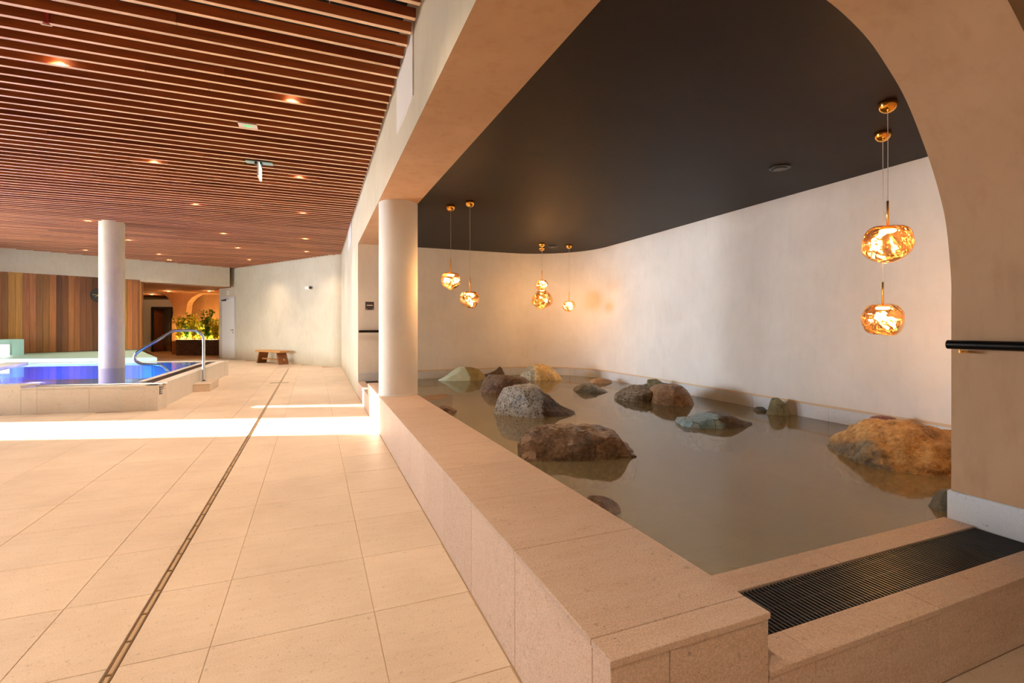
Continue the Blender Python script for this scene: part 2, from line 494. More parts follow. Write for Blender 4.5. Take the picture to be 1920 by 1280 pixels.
def plinth_piece(a, b, z0, z1, t0, t1, mat, parent, name='tile'):
    d = (b - a); n = Vector((d.y, -d.x)).normalized()     # to the pond side
    if d.length < 1e-4: return
    g = d.normalized() * 0.0015
    q = [a + g + n * t0, b - g + n * t0, b - g + n * t1, a + g + n * t1]
    obj(name, prism(name, [(v.x, v.y) for v in q], z0, z1), mat, parent)
straight1 = [(1.09, 8.55), (3.48, 8.55)]
for a, b in along(straight1, 0.30): plinth_piece(a, b, 0.02, ZW + 0.13, -0.03, 0.012, M['plinth'], pl)
for i in range(0, 14, 1): plinth_piece(Vector(arc[i]), Vector(arc[i + 1]), 0.02, ZW + 0.13, -0.03, 0.012, M['plinth'], pl)
for a, b in along([arc[-1], (4.74, 6.2), (4.68, 4.0), (4.64, 2.0), (4.625, 1.38)], 0.45): plinth_piece(a, b, 0.02, ZW + 0.13, -0.03, 0.012, M['plinth'], pl)

seal = plain('seal_strip', lin(214, 194, 166), 0.7)
for a, b in along([(1.09, 8.55)] + arc + [(4.74, 6.2), (4.68, 4.0), (4.64, 2.0), (4.625, 1.38)], 0.5): plinth_piece(a, b, ZW + 0.131, ZW + 0.152, -0.02, 0.004, seal, pl, 'seal_strip')
# arch wall at the pond's front
ar = [(2.85, 1.30), (2.848, 1.414), (2.813, 1.643), (2.761, 1.792), (2.664, 1.974), (2.502, 2.203), (2.349, 2.342), (2.204, 2.44), (1.999, 2.520), (1.80, 2.555), (1.60, ZC)]
ar3 = smoothpath([(a, 0, b) for a, b in ar], 5)
apoly = [(2.85, 0.0)] + [(p.x, p.z) for p in ar3] + [(0.64, ZC), (0.64, ZT), (5.4, ZT), (5.4, 0.0)]
aw = struct(obj('wall_arch', prism_dir('wall_arch', apoly, lambda a, b, t: (a, t, b), Y0, 1.37), M['plaster_arch']),
            'tan plastered wall with a wide arch framing the pond', 'wall')
smooth_angle(aw, 25)
pb = struct(obj('baseboard_arch', boxm('baseboard_arch', 2.838, 3.1, Y0 + 0.115, 1.382, ZW - 0.1, ZW + 0.138, 0.003), M['plinth']), 'grey stone plinth at the foot of the arch pillar', 'plinth')

# back walls of the hall
BW = Vector((0.8731, 0.4876)); BA = Vector((-7.65, 16.93))
def bwp(s, off=0.0): p = BA + BW * s; n = Vector((BW.y, -BW.x)); q = p + n * off; return (q.x, q.y)     # off>0 towards the hall
S_END = (Vector((-4.944, 18.441)) - BA).length
S_COR = 5.62
def wallstrip(name, s0, s1, z0, z1, thick, mat, off=0.0):
    return obj(name, prism(name, [bwp(s0, off), bwp(s1, off), bwp(s1, off - thick), bwp(s0, off - thick)], z0, z1), mat)
wb = struct(wallstrip('wall_back', -2.4, S_END - 0.15, -0.1, 2.63, 0.3, M['plaster_hall'], -0.05), 'cream plastered back wall behind the timber panelling', 'wall')
wh = struct(wallstrip('wall_header', -2.4, S_COR, 2.57, ZT, 0.35, M['plaster_hall'], 0.0), 'cream plastered band of wall above the timber panelling and alcove', 'wall')
DW = Vector((-3.33, 5.15)).normalized()
DA = Vector((0.745, 14.62))
DN = Vector((-DW.y, DW.x))                  # towards the hall
if DN.x > 0: DN = -DN
def dwp(s, off=0.0): q = DA + DW * s + DN * off; return (q.x, q.y)
wd = struct(obj('wall_far', prism('wall_far', [dwp(0.45), dwp(7.35), dwp(7.35, -0.4), dwp(7.0, -1.0), dwp(0.45, -0.6)], -0.1, ZT), M['plaster_hall']), 'cream plastered wall behind the wooden bench', 'wall')
# rounded end of that wall
rp = []
for i in range(13):
    a = math.pi * i / 12 * 0.75
    c = Vector(dwp(0.45, -0.28)); e1 = DN; e2 = -DW
    q = c + e1 * 0.28 * math.cos(a) + e2 * 0.34 * math.sin(a); rp.append((q.x, q.y))
rp += [dwp(0.6, -0.6), dwp(0.6, -0.02)]
we = struct(obj('wall_rounded_end', prism('wall_rounded_end', rp, -0.1, ZT), M['plaster_hall']), 'rounded pale end of the wall beside the bench', 'wall')
smooth_angle(we, 30)

# enclosing walls never seen: facade with window openings, right side
fa = [boxm('f', -8.6, -8.3, -3.5, 8.31, 0, ZT), boxm('f', -8.6, -8.3, 8.31, 9.45, 3.15, ZT), boxm('f', -8.6, -8.3, 9.45, 9.7, 0, ZT),
      boxm('f', -8.6, -8.3, 9.7, 13.8, 3.2, ZT), boxm('f', -8.6, -8.3, 13.8, 16.8, 0, ZT)]
fa += [boxm('f', -8.5, -8.4, y, y + 0.06, 0, 3.2) for y in (11.0, 12.4)]
struct(obj('wall_left', join('wall_left', fa), M['plaster_hall']), 'facade wall with tall window openings beyond the pool', 'wall')
struct(obj('wall_right', boxm('wall_right', 6.0, 6.2, -3.5, 1.0, 0, ZT), M['plaster_hall']), 'plastered side wall beyond the arch', 'wall')
struct(obj('wall_rear', join('wall_rear', [boxm('m', -8.6, 6.2, -3.7, -3.5, -0.1, ZT), boxm('m', -9.8, -9.6, 15.8, 28.6, -0.1, ZT), boxm('m', -9.8, 6.2, 28.4, 28.6, -0.1, ZT), boxm('m', 5.9, 6.2, 15.0, 28.6, -0.1, ZT), boxm('m', 5.2, 6.2, 0.9, 15.1, -0.1, ZT), boxm('m', -9.8, -8.3, 16.6, 16.8, -0.1, ZT)]), M['plaster_hall']), 'outer plastered walls of the hall', 'wall')
for y0_, y1_, lab in ((-3.6, 8.2, 'added sun-blocking roof outside the near facade'), (9.55, 10.38, 'narrow added sun-blocking strip between two gaps'), (10.53, 14.4, 'added sun-blocking roof outside the pool windows')):
    struct(obj('sun_blocker_roof', prism('sun_blocker_roof', [(-8.62, y0_), (-8.62, y1_), (-20.0, y1_ + 3.567), (-20.0, y0_ + 3.567)], 3.25, 3.42), plain('sun_blocker_paint', lin(225, 222, 215), 0.9)), lab, 'roof')  # unseen slabs added to block the sun, gaps leave the lit strips
struct(obj('ground', boxm('ground', -40, 30, -30, 45, -0.4, -0.14), plain('outside_ground', lin(150, 145, 135), 0.9)), 'pale ground outside the building', 'ground')

# ------------------------------------------------------------------ stone parapet, low kerb and pond basin
par = struct(obj('pond_parapet', prism('pond_parapet', [(X0(Y0) + 0.012, Y0 + 0.012), (XI(1) - 0.012, Y0 + 0.012), (XI(6.8) - 0.012, 6.80), (X0(6.8) + 0.012, 6.80)], -0.1, ZP - 0.018), M['joint']),
             'long low parapet clad in pinkish beige stone beside the pond', 'parapet')
def quad_slab(name, pts, z0, z1, mat, parent, bv=0.0015):
    me = prism(name, pts, z0, z1); bev(me, bv)
    return obj(name, me, mat, parent)
yy = [Y0 - 0.004, 1.034] + [1.034 + 0.507 * k for k in range(1, 12)]
yy = [v for v in yy if v < 6.7] + [6.815]
for a, b in zip(yy, yy[1:]):
    quad_slab('top_slab', [(X0(a) - 0.004, a + .001), (XI(a) + 0.004, a + .001), (XI(b) + 0.004, b - .001), (X0(b) - 0.004, b - .001)], ZP - 0.018, ZP, M['curb'], par)
yv = [Y0] + [1.034 + 0.507 * k + (0.0) for k in range(0, 12)]
yv = [v for v in yv if v < 6.7] + [6.812]
for a, b in zip(yv, yv[1:]):
    quad_slab('side_panel', [(X0(a), a + .001), (X0(a) + 0.014, a + .001), (X0(b) + 0.014, b - .001), (X0(b), b - .001)], 0.0, ZP - 0.019, M['curb'], par)
    quad_slab('inner_panel', [(XI(a) - 0.014, a + .001), (XI(a), a + .001), (XI(b), b - .001), (XI(b) - 0.014, b - .001)], 0.0, ZP - 0.019, M['curb'], par)
for a, b in ((X0(Y0), 0.804), (0.804, XI(1))):
    quad_slab('front_panel', [(a + .001, Y0), (b - .001, Y0), (b - .001, Y0 + 0.014), (a + .001, Y0 + 0.014)], 0.0, ZP - 0.019, M['curb'], par)
quad_slab('end_panel', [(X0(6.8), 6.80), (XI(6.8), 6.80), (XI(6.8), 6.813), (X0(6.8), 6.813)], 0, ZP - 0.019, M['curb'], par)

# low front kerb with overflow gutter
kb = struct(obj('pond_kerb', boxm('pond_kerb', XI(1) + 0.001, 2.836, Y0 + 0.012, 1.375, -0.1, ZW - 0.05), M['joint']), 'low stone kerb with overflow gutter at the pond front', 'kerb')
xk = [XI(1) + 0.002, 1.32, 1.913, 2.51, 2.86]
for a, b in zip(xk, xk[1:]):
    quad_slab('front_panel', [(a + .001, Y0), (b - .001, Y0), (b - .001, Y0 + 0.014), (a + .001, Y0 + 0.014)], 0.0, ZW - 0.019, M['curb'], kb)
    b2 = min(b, 2.836)
    quad_slab('front_slab', [(a + .001, Y0 - 0.003), (b - .001, Y0 - 0.003), (b - .001, 1.064), (a + .001, 1.064)], ZW - 0.018, ZW, M['curb'], kb)
    quad_slab('back_slab', [(a + .001, 1.274), (b2 - .001, 1.274), (b2 - .001, 1.392), (a + .001, 1.392)], ZW - 0.03, ZW + 0.004, M['curb'], kb)
obj('gutter_side', boxm('gutter_side', XI(1) + 0.002, 2.836, 1.055, 1.065, ZW - 0.05, ZW - 0.02), M['channel'], kb)
obj('gutter_side', boxm('gutter_side', XI(1) + 0.002, 2.836, 1.272, 1.282, ZW - 0.05, ZW - 0.03), M['channel'], kb)
obj('gutter_bed', boxm('gutter_bed', XI(1) + 0.002, 2.836, 1.064, 1.274, ZW - 0.05, ZW - 0.035), M['channel'], kb)
def grate(name, label, loc, n, pitch, ln, along_x=True, individual=True, bw=0.0085):
    g = tag(empty(name, loc), label, 'grate', 'black overflow grates')
    sx = (bw / 2, ln / 2) if along_x else (ln / 2, bw / 2)
    bar = boxm('bar', -sx[0], sx[0], -sx[1], sx[1], -0.022, -0.002)
    bev(bar, 0.0012)
    bar.materials.append(M['grate'])
    L = (n - 1) * pitch
    if individual:
        for k in range(n): obj('bar', bar, None, g, (k * pitch, 0, 0) if along_x else (0, k * pitch, 0))
    else:
        ms = []
        for k in range(n):
            m2 = bar.copy(); m2.transform(Matrix.Translation((k * pitch, 0, 0) if along_x else (0, k * pitch, 0))); ms.append(m2)
        tag(obj('bars', join('bars', ms), M['grate'], g), None, None, None, 'stuff')
    for q in (-0.36, 0, 0.36):
        o = q * ln
        m3 = boxm('rod', -0.01, L + 0.01, o - 0.005, o + 0.005, -0.018, -0.006) if along_x else boxm('rod', o - 0.005, o + 0.005, -0.01, L + 0.01, -0.018, -0.006)
        obj('rod', m3, M['grate'], g)
    return g
grate('overflow_grate', 'black slatted overflow grate set in the near kerb below the arch', (1.155, 1.169, ZW), 95, 0.01775, 0.206)

# far low kerb with its grate
fk = struct(obj('pond_kerb_far', boxm('pond_kerb_far', X0(7) + 0.014, 1.05, 6.813, 8.55, -0.1, ZW - 0.045), M['joint']), 'low stone kerb beyond the column at the far end of the pond', 'kerb')
quad_slab('side_panel', [(X0(6.82), 6.815), (X0(6.82) + .014, 6.815), (X0(8.55) + .014, 8.549), (X0(8.55), 8.549)], 0, ZW - .019, M['curb'], fk)
quad_slab('outer_slab', [(X0(6.82) - .004, 6.815), (0.80, 6.815), (0.80, 8.549), (X0(8.55) - .004, 8.549)], ZW - 0.018, ZW, M['curb'], fk)
quad_slab('inner_slab', [(1.01, 6.815), (1.065, 6.815), (1.065, 8.549), (1.01, 8.549)], ZW - 0.045, ZW + 0.004, M['curb'], fk)
obj('gutter_bed', boxm('gutter_bed', 0.80, 1.01, 6.815, 8.549, ZW - 0.045, ZW - 0.035), M['channel'], fk)
grate('overflow_grate', 'black slatted overflow grate beyond the round column, by the far wall', (0.905, 6.83, ZW), 96, 0.01775, 0.206, along_x=False)
pr_ = struct(obj('baseboard_pier', boxm('baseboard_pier', X0(8.55) + 0.001, 1.09, 8.535, 8.56, ZW - 0.02, ZW + 0.135), M['plinth']), 'grey stone plinth under the wall sign', 'plinth')

# pond floor and water
pf = struct(obj('pond_floor', boxm('pond_floor', 1.0, 4.9, 1.30, 8.7, -0.09, -0.014), M['joint']), 'stone tiled bed of the shallow pond', 'pond floor')
for i in range(7):
    for j in range(13):
        a, b = 1.02 + i * 0.593, 1.40 + j * 0.593
        if j == 12 and i == 6: continue
        a2, b2 = min(a + 0.59, 4.85), min(b + 0.59, 8.7)
        if a2 - a < 0.05 or b2 - b < 0.05: continue
        obj('tile', boxm('tile', a, a2, b, b2, -0.014, 0.0), M['pond_floor'], pf)
wpoly = [(XI(1.4) + 0.0005, 1.385), (4.63, 1.385), (4.64, 2.0), (4.68, 4.0), (4.74, 6.2)] + [p for p in reversed(arc)] + [(1.07, 8.55), (1.066, 6.815), (XI(6.8), 6.81)]
nv = len(wpoly)
wt = struct(obj('pond_water', mesh('pond_water', [(x, y, ZW) for x, y in wpoly], [tuple(range(nv))]), M['pond_water']), 'still shallow greenish water of the rock pond', 'water')

# ------------------------------------------------------------------ columns
def column(name, label, x, y, r, z0, z1, mat):
    t = struct(empty(name, (x, y, 0)), label, 'column')
    o = obj('shaft', lathe('shaft', [(r, z0), (r, z1)], 64), mat, t); smooth_angle(o)
    o2 = obj('base_ring', lathe('base_ring', [(r + .006, z0), (r + .006, z0 + 0.01), (r, z0 + 0.014)], 64), mat, t)
    return t
column('column', 'round plastered column standing on the stone parapet', 0.892, 5.6, 0.215, ZP, ZC, M['plaster'])
column('column', 'tall round white column rising from the blue pool', -3.715, 11.96, 0.205, 0.0, ZT, M['plaster_hall'])

# ------------------------------------------------------------------ indoor pool
ZR = 0.355
PN = Vector((-0.984, 0.176))           # direction of near rim, going left
nr = Vector((-2.018, 8.14)); fr_ = Vector((-1.945, 13.1)); fl = Vector((-5.84, 13.98)); nl = nr + PN * 3.3
pool = struct(empty('pool_basin', (nr.x, nr.y, 0)), 'raised indoor pool clad in pale stone, lit blue from below', 'pool')
def padd(name, me, mat, par_=None):
    me.transform(Matrix.Translation((-nr.x, -nr.y, 0)))
    return obj(name, me, mat, par_ or pool)
def lerp2(a, b, t): return a + (b - a) * t
inn = Vector((0.176, 0.984))           # inward normal of near rim
# near face panels
js = [0, 0.155, 0.82, 1.42, 1.60, 2.3, 3.0, 3.3]
for a, b in zip(js, js[1:]):
    p, q = nr + PN * (a + .0015), nr + PN * (b - .0015)
    zt = ZR - 0.022 if a < 1.59 else ZR + 0.03
    padd('front_panel', prism('front_panel', [tuple(p), tuple(q), tuple(q + inn * .02), tuple(p + inn * .02)], 0, zt), M['pool_stone'])
    if a < 1.59:
        padd('rim_slab', prism('rim_slab', [tuple(p - inn * .004), tuple(q - inn * .004), tuple(q + inn * .16), tuple(p + inn * .16)], ZR - 0.02, ZR), M['pool_stone'])
        padd('rim_slab', prism('rim_slab', [tuple(p + inn * .26), tuple(q + inn * .26), tuple(q + inn * .34), tuple(p + inn * .34)], ZR - 0.03, ZR), M['pool_stone'])
    else:
        padd('rim_slab', prism('rim_slab', [tuple(p - inn * .004), tuple(q - inn * .004), tuple(q + inn * .34), tuple(p + inn * .34)], ZR + 0.01, ZR + 0.032), M['pool_stone'])
padd('gutter_bed', prism('gutter_bed', [tuple(nr + PN * .1 + inn * .15), tuple(nr + PN * 3.3 + inn * .15), tuple(nr + PN * 3.3 + inn * .27), tuple(nr + PN * .1 + inn * .27)], 0.2, ZR - 0.06), M['channel'])
padd('core', prism('core', [tuple(nr + PN * .03 + inn * .02), tuple(nr + PN * 3.3 + inn * .02), tuple(nr + PN * 3.3 + inn * .34), tuple(nr + PN * .03 + inn * .34)], 0, ZR - 0.08), M['pool_stone'])
# right side
rs = (fr_ - nr); RL = rs.length; rs.normalize(); rn = Vector((-rs.y, rs.x))     # rn inward (left)
jr = [0, 0.62, 1.24, 1.86, 2.48, 3.1, 3.72, 4.34, RL]
for a, b in zip(jr, jr[1:]):
    p, q = nr + rs * (a + .0015), nr + rs * (b - .0015)
    padd('side_panel', prism('side_panel', [tuple(p), tuple(q), tuple(q + rn * .02), tuple(p + rn * .02)], 0, ZR - 0.022), M['pool_stone'])
    padd('rim_slab', prism('rim_slab', [tuple(p - rn * .004), tuple(q - rn * .004), tuple(q + rn * .15), tuple(p + rn * .15)], ZR - 0.02, ZR), M['pool_stone'])
    if a > 0.1: padd('rim_slab', prism('rim_slab', [tuple(p + rn * .32), tuple(q + rn * .32), tuple(q + rn * .42), tuple(p + rn * .42)], ZR - 0.03, ZR), M['pool_stone'])
padd('core', prism('core', [tuple(nr + rs * .03 + rn * .02), tuple(fr_ + rn * .02), tuple(fr_ + rn * .42), tuple(nr + rs * .03 + rn * .42)], 0, ZR - 0.05), M['pool_stone'])
# far rim and left rim
fd = (fl - fr_).normalized(); fn = Vector((fd.y, -fd.x));
if fn.y > 0: fn = -fn                   # towards the pool
padd('rim_slab', prism('rim_slab', [tuple(fr_ + rn * .0), tuple(fl), tuple(fl - fn * .25), tuple(fr_ - fn * .25)], 0, ZR), M['pool_stone'])
lp = Vector((-5.0, 8.9))
padd('rim_slab', prism('rim_slab', [tuple(fl), tuple(lp), tuple(lp + Vector((-.4, 0))), tuple(fl + Vector((-.4, 0.1)))], 0, ZR + 0.03), M['pool_stone'])
# basin walls and bed
inner = [nr + PN * .42 + inn * .34, nr + PN * 3.0 + inn * .34, lp + Vector((0.02, 0)), fl + Vector((0.02, -0.02)), fr_ + rn * .42]
padd('pool_bed', prism('pool_bed', [tuple(v) for v in inner], -0.11, -0.05), M['basin'])
for a, b in zip(inner, inner[1:] + inner[:1]):
    dd = (b - a).normalized(); nn = Vector((-dd.y, dd.x)) * 0.015
    padd('basin_wall', prism('basin_wall', [tuple(a), tuple(b), tuple(b + nn), tuple(a + nn)], -0.05, ZR - 0.03), M['basin'])
# steps under water on the right
padd('step', prism('step', [tuple(nr + rs * 1.5 + rn * .42), tuple(nr + rs * 3.6 + rn * .42), tuple(nr + rs * 3.6 + rn * 1.0), tuple(nr + rs * 1.5 + rn * 1.0)], -0.05, 0.12), M['basin'])
wv = [(v.x, v.y, ZR - 0.004) for v in reversed(inner)]
struct(obj('pool_water', mesh('pool_water', wv, [tuple(range(len(wv)))]), M['pool_water']), 'clear blue lit water of the indoor pool', 'water')
# underwater lamps
for i, (lx, ly, c, e) in enumerate([(-3.0, 9.3, (0.10, 0.4, 1.0), 26), (-4.2, 9.6, (0.22, 0.12, 1.0), 30), (-4.9, 11.2, (0.30, 0.12, 1.0), 30), (-3.9, 12.9, (0.08, 0.5, 1.0), 30), (-2.9, 11.6, (0.05, 0.6, 1.0), 34), (-5.4, 13.2, (0.2, 0.2, 1.0), 24)]):
    t = tag(empty('underwater_lamp', (lx, ly, -0.05)), 'underwater lamp glowing blue, ' + ('by the near pool corner', 'along the near pool rim', 'towards the left pool rim', 'behind the white column', 'under the handrail', 'in the far left pool corner')[i], 'lamp', 'underwater pool lamps')
    obj('lamp_ring', lathe('lamp_ring', [(0.07, 0), (0.07, 0.012), (0.05, 0.016)], 20), M['black_metal'], t)
    obj('lamp_lens', lathe('lamp_lens', [(0.048, 0.014), (0.048, 0.019)], 20), emit_mat('blue_lens', (c[0], c[1], c[2], 1), 8), t)
    ld = D.lights.new('lamp_light', 'POINT'); ld.color = c; ld.energy = e * 0.9; ld.shadow_soft_size = 0.05
    lo = D.objects.new('lamp_light', ld); COL.objects.link(lo); lo.parent = t; lo.location = (0, 0, 0.12)
# pool grate along the right rim
g = tag(empty('pool_grate', (nr.x, nr.y, ZR)), 'dark overflow grate along the right rim of the blue pool', 'grate')
ms = []
nb = 180
for k in range(nb):
    c = nr + rs * (0.45 + k * (RL - 0.5) / nb)
    q = [c + rn * .155, c + rn * .315, c + rn * .315 + rs * .013, c + rn * .155 + rs * .013]
    ms.append(prism('b', [(v.x - nr.x, v.y - nr.y) for v in q], -0.025, -0.003))
tag(obj('bars', join('bars', ms), M['grate'], g), None, None, None, 'stuff')
q = [nr + rs * .4 + rn * .15, fr_ + rn * .15, fr_ + rn * .32, nr + rs * .4 + rn * .32]
obj('tray', prism('tray', [(v.x - nr.x, v.y - nr.y) for v in q], -0.05, -0.03), M['channel'], g)
# plaque on the pool wall
t = tag(empty('pool_plaque', (nr.x, nr.y, 0)), 'small dark notice plaque on the corner of the pool wall', 'sign')
pa, pb_ = nr + rs * .10, nr + rs * .26
obj('plate', prism('plate', [(v.x - nr.x, v.y - nr.y) for v in (pa, pb_, pb_ - rn * .006, pa - rn * .006)], 0.21, 0.345), M['sign_dark'], t)
for z in (0.23, 0.255, 0.285, 0.315):
    a_, b_ = nr + rs * .12, nr + rs * .24
    obj('print_line', prism('print_line', [(v.x - nr.x, v.y - nr.y) for v in (a_ - rn * .006, b_ - rn * .006, b_ - rn * .0072, a_ - rn * .0072)], z, z + 0.012), M['pool_stone'], t)
# step block beside the pool
sb = tag(empty('stone_step', (-1.87, 10.6, 0)), 'beige stone step block at the side of the pool', 'step')
obj('block', boxm('block', -0.135, 0.14, -0.42, 0.43, 0, 0.122, 0.002), M['tile'], sb)
obj('tread', boxm('tread', -0.138, 0.145, -0.425, 0.435, 0.122, 0.142, 0.002), M['tile'], sb)
# handrail
t = tag(empty('pool_handrail', (-1.913, 10.65, 0.142)), 'curved polished steel handrail bending over the pool edge', 'handrail')
hp = smoothpath([(-1.913, 10.65, 0.145), (-1.913, 10.65, 0.5), (-1.913, 10.65, 0.89), (-1.93, 10.65, 0.99), (-1.99, 10.65, 1.06), (-2.08, 10.65, 1.097), (-2.33, 10.65, 1.098), (-2.42, 10.65, 1.072), (-2.66, 10.65, 0.905), (-2.91, 10.65, 0.73), (-2.97, 10.65, 0.655), (-2.97, 10.65, 0.575), (-2.90, 10.65, 0.507), (-2.79, 10.65, 0.482), (-2.66, 10.65, 0.470), (-2.57, 10.65, 0.44), (-2.50, 10.65, 0.37), (-2.46, 10.65, 0.29)], 5)
o = obj('rail', tube('rail', [p - Vector((-1.913, 10.65, 0.142)) for p in hp], 0.025, 14), M['steel'], t, smooth=True)
obj('foot_flange', lathe('foot_flange', [(0.05, 0.0), (0.05, 0.008), (0.03, 0.012)], 24), M['steel'], t)
# ledge behind the pool
ld_ = struct(empty('pool_ledge', (fl.x, fl.y, 0)), 'pale ledge below the timber panelling, coloured aqua for the pool glow', 'ledge')
e1 = Vector((-3.62, 13.78)); 
lpoly = [tuple(Vector(p) - fl) for p in [fr_ + fd * 1.55 - fn * .26, fl - fn * .26 + fd * 1.6, Vector(bwp(-0.9, -0.04)), Vector(bwp(S_END - 0.1, -0.04))]]
obj('ledge_top', prism('ledge_top', lpoly, 0, 0.44), M['aqua'], ld_)
hp_ = [tuple(Vector(p) - fl) for p in [Vector(bwp(0.36, 0.02)), Vector(bwp(0.36, 0.9)), Vector(bwp(-1.2, 0.9)), Vector(bwp(-1.2, 0.02))]]
obj('ledge_block', prism('ledge_block', hp_, 0.44, 0.84), M['aqua'], ld_)
t = tag(empty('light_box', bwp(0.0, 1.0) + (0.44,)), 'glowing white light panel on the ledge at the picture edge', 'light')
q = [Vector(bwp(0.08, 0.91)), Vector(bwp(0.08, 0.95)), Vector(bwp(-0.9, 0.95)), Vector(bwp(-0.9, 0.91))]
lo_ = Vector(bwp(0.0, 1.0))
obj('panel', prism('panel', [tuple(v - lo_) for v in q], 0.0, 0.26), M['window_white'], t)
obj('frame', prism('frame', [tuple(v - lo_) for v in [Vector(bwp(0.10, 0.902)), Vector(bwp(0.10, 0.93)), Vector(bwp(-0.92, 0.93)), Vector(bwp(-0.92, 0.902))]], 0.0, 0.275), M['white'], t)

# ------------------------------------------------------------------ timber panelling on the back wall
wpn = struct(wallstrip('wall_panelling', -2.2, S_END - 0.12, 0.45, 2.61, 0.03, M['black'], -0.012), 'vertical timber plank panelling in mixed warm browns', 'panelling')
s = -2.2
while s < S_END - 0.14:
    wd_ = random.uniform(0.115, 0.15); e = min(s + wd_, S_END - 0.12)
    q = [bwp(s + .002, 0.008), bwp(e - .002, 0.008), bwp(e - .002, -0.012), bwp(s + .002, -0.012)]
    obj('plank', prism('plank', q, 0.455, 2.615), M['panel_wood'], wpn)
    s = e
# curved end
c = Vector(bwp(S_END - 0.12, -0.16))
for i in range(6):
    a0 = math.pi / 2 * i / 6; a1 = math.pi / 2 * (i + 0.93) / 6
    n_ = Vector((BW.y, -BW.x))
    pt = lambda a, r: tuple(c + n_ * r * math.cos(a) + BW * r * math.sin(a))
    obj('plank', prism('plank', [pt(a0, .168), pt(a1, .168), pt(a1, .145), pt(a0, .145)], 0.455, 2.615), M['panel_wood'], wpn)
# clock
cs_ = (Vector((-6.02, 17.84)) - BA).length + 0.16
cl = tag(empty('wall_clock', bwp(cs_, 0.01) + (2.09,)), 'round dark wall clock with yellow hands half behind the white column', 'clock')
ca = Matrix.Rotation(math.atan2(BW.y, BW.x), 4, 'Z') @ Matrix.Rotation(math.pi / 2, 4, 'X')
def cadd(name, me, mat): me.transform(ca); return obj(name, me, mat, cl)
cadd('clock_face', lathe('clock_face', [(0.19, 0.0), (0.19, 0.022)], 40), plain('clock_black', lin(52, 54, 56), 0.4))
cadd('clock_rim', lathe('clock_rim', [(0.2, 0.0), (0.2, 0.018)], 40), M['black'])
cadd('hour_hand', prism('hour_hand', [(-0.006, 0.0), (0.006, 0.0), (-0.085, -0.055), (-0.09, -0.046)], 0.023, 0.026), M['gold_line'])
cadd('minute_hand', prism('minute_hand', [(0, -0.007), (0, 0.007), (-0.15, 0.02), (-0.15, 0.01)], 0.027, 0.03), M['gold_line'])

# ------------------------------------------------------------------ alcove with planter
R2 = Vector((CS, -SN)); F2 = Vector((SN, CS))
def ap(px, d): v = R2 * ((px - 960) / 911 * d) + F2 * d; return v
def az(py, d): return HC - (py - 611) * d / 911
alc = struct(obj('wall_alcove', prism('wall_alcove', [tuple(ap(326, 21.6)), tuple(ap(470, 21.6)), tuple(ap(470, 21.9)), tuple(ap(326, 21.9))], 0, 2.6), M['alcove']), 'warm brown back wall of the planted alcove', 'wall')
alr = struct(obj('wall_passage', prism('wall_passage', [tuple(ap(150, 22.4)), tuple(ap(283, 22.4)), tuple(ap(283, 22.6)), tuple(ap(150, 22.6))], 0, 2.4), M['grey_wall']), 'pale grey wall beside the dark framed doorway', 'wall')
struct(obj('wall_passage_head', prism('wall_passage_head', [tuple(ap(283, 22.4)), tuple(ap(330, 22.4)), tuple(ap(330, 22.6)), tuple(ap(283, 22.6))], 2.03, 2.4), M['grey_wall']), 'pale grey wall above the dark framed doorway', 'wall')
struct(obj('ceiling_alcove', prism('ceiling_alcove', [bwp(1.0, -.36), bwp(6.5, -.36), tuple(ap(440, 27)), tuple(ap(150, 27))], 2.56, 2.7), M['alcove']), 'low brown ceiling of the planted alcove', 'ceiling')
struct(obj('wall_alcove_rear', prism('wall_alcove_rear', [tuple(ap(150, 25.5)), tuple(ap(420, 25.5)), tuple(ap(420, 25.8)), tuple(ap(150, 25.8))], 0, 2.6), M['alcove_wood']), 'brown wall seen through the doorway', 'wall')
# arched screen
lf = [(250, 539), (268.6, 540.4), (280, 542), (291.6, 545), (309.4, 553), (318, 562), (323, 572), (325, 586)]
rt = [(349, 586), (350.5, 572), (352.5, 566), (360, 557.5), (373, 550), (389.6, 548), (410, 550), (440, 556)]
dd_ = 20.3
spoly = [(250, 530)] + lf + [(322, 600), (322, 666), (350, 666)] + rt + [(440, 530)]
sc2 = [((x - 960) / 911 * dd_, max(0.0, az(y, dd_))) for x, y in spoly]
def fr2(a, b, t): v = R2 * a + F2 * (dd_ + t); return (v.x, v.y, b)
struct(obj('wall_arcade', prism_dir('wall_arcade', sc2, fr2, 0, 0.35), M['alcove']), 'brown plastered double arch around the planted alcove', 'wall')
# doorway frame
t = struct(empty('door_1', tuple(ap(303, 22.35)) + (0,)), 'dark framed doorway in the passage', 'door')
o0 = ap(303, 22.35)
def dbar(p0, p1, z0, z1, name): obj(name, prism(name, [tuple(ap(p0, 22.33) - o0), tuple(ap(p1, 22.33) - o0), tuple(ap(p1, 22.42) - o0), tuple(ap(p0, 22.42) - o0)], z0, z1), M['black'], t)
dbar(284, 288, 0, 2.06, 'jamb'); dbar(320, 324, 0, 2.06, 'jamb'); dbar(284, 324, 1.97, 2.06, 'head')
obj('door_leaf', prism('door_leaf', [tuple(ap(288.5, 22.5) - o0), tuple(ap(306, 22.9) - o0), tuple(ap(306, 22.94) - o0), tuple(ap(288.5, 22.54) - o0)], 0.01, 1.96), M['alcove_wood'], t)
t = tag(empty('passage_stool', tuple(ap(313, 23.5)) + (0,)), 'low wooden step seen through the dark framed doorway', 'step')
o1 = ap(313, 23.5)
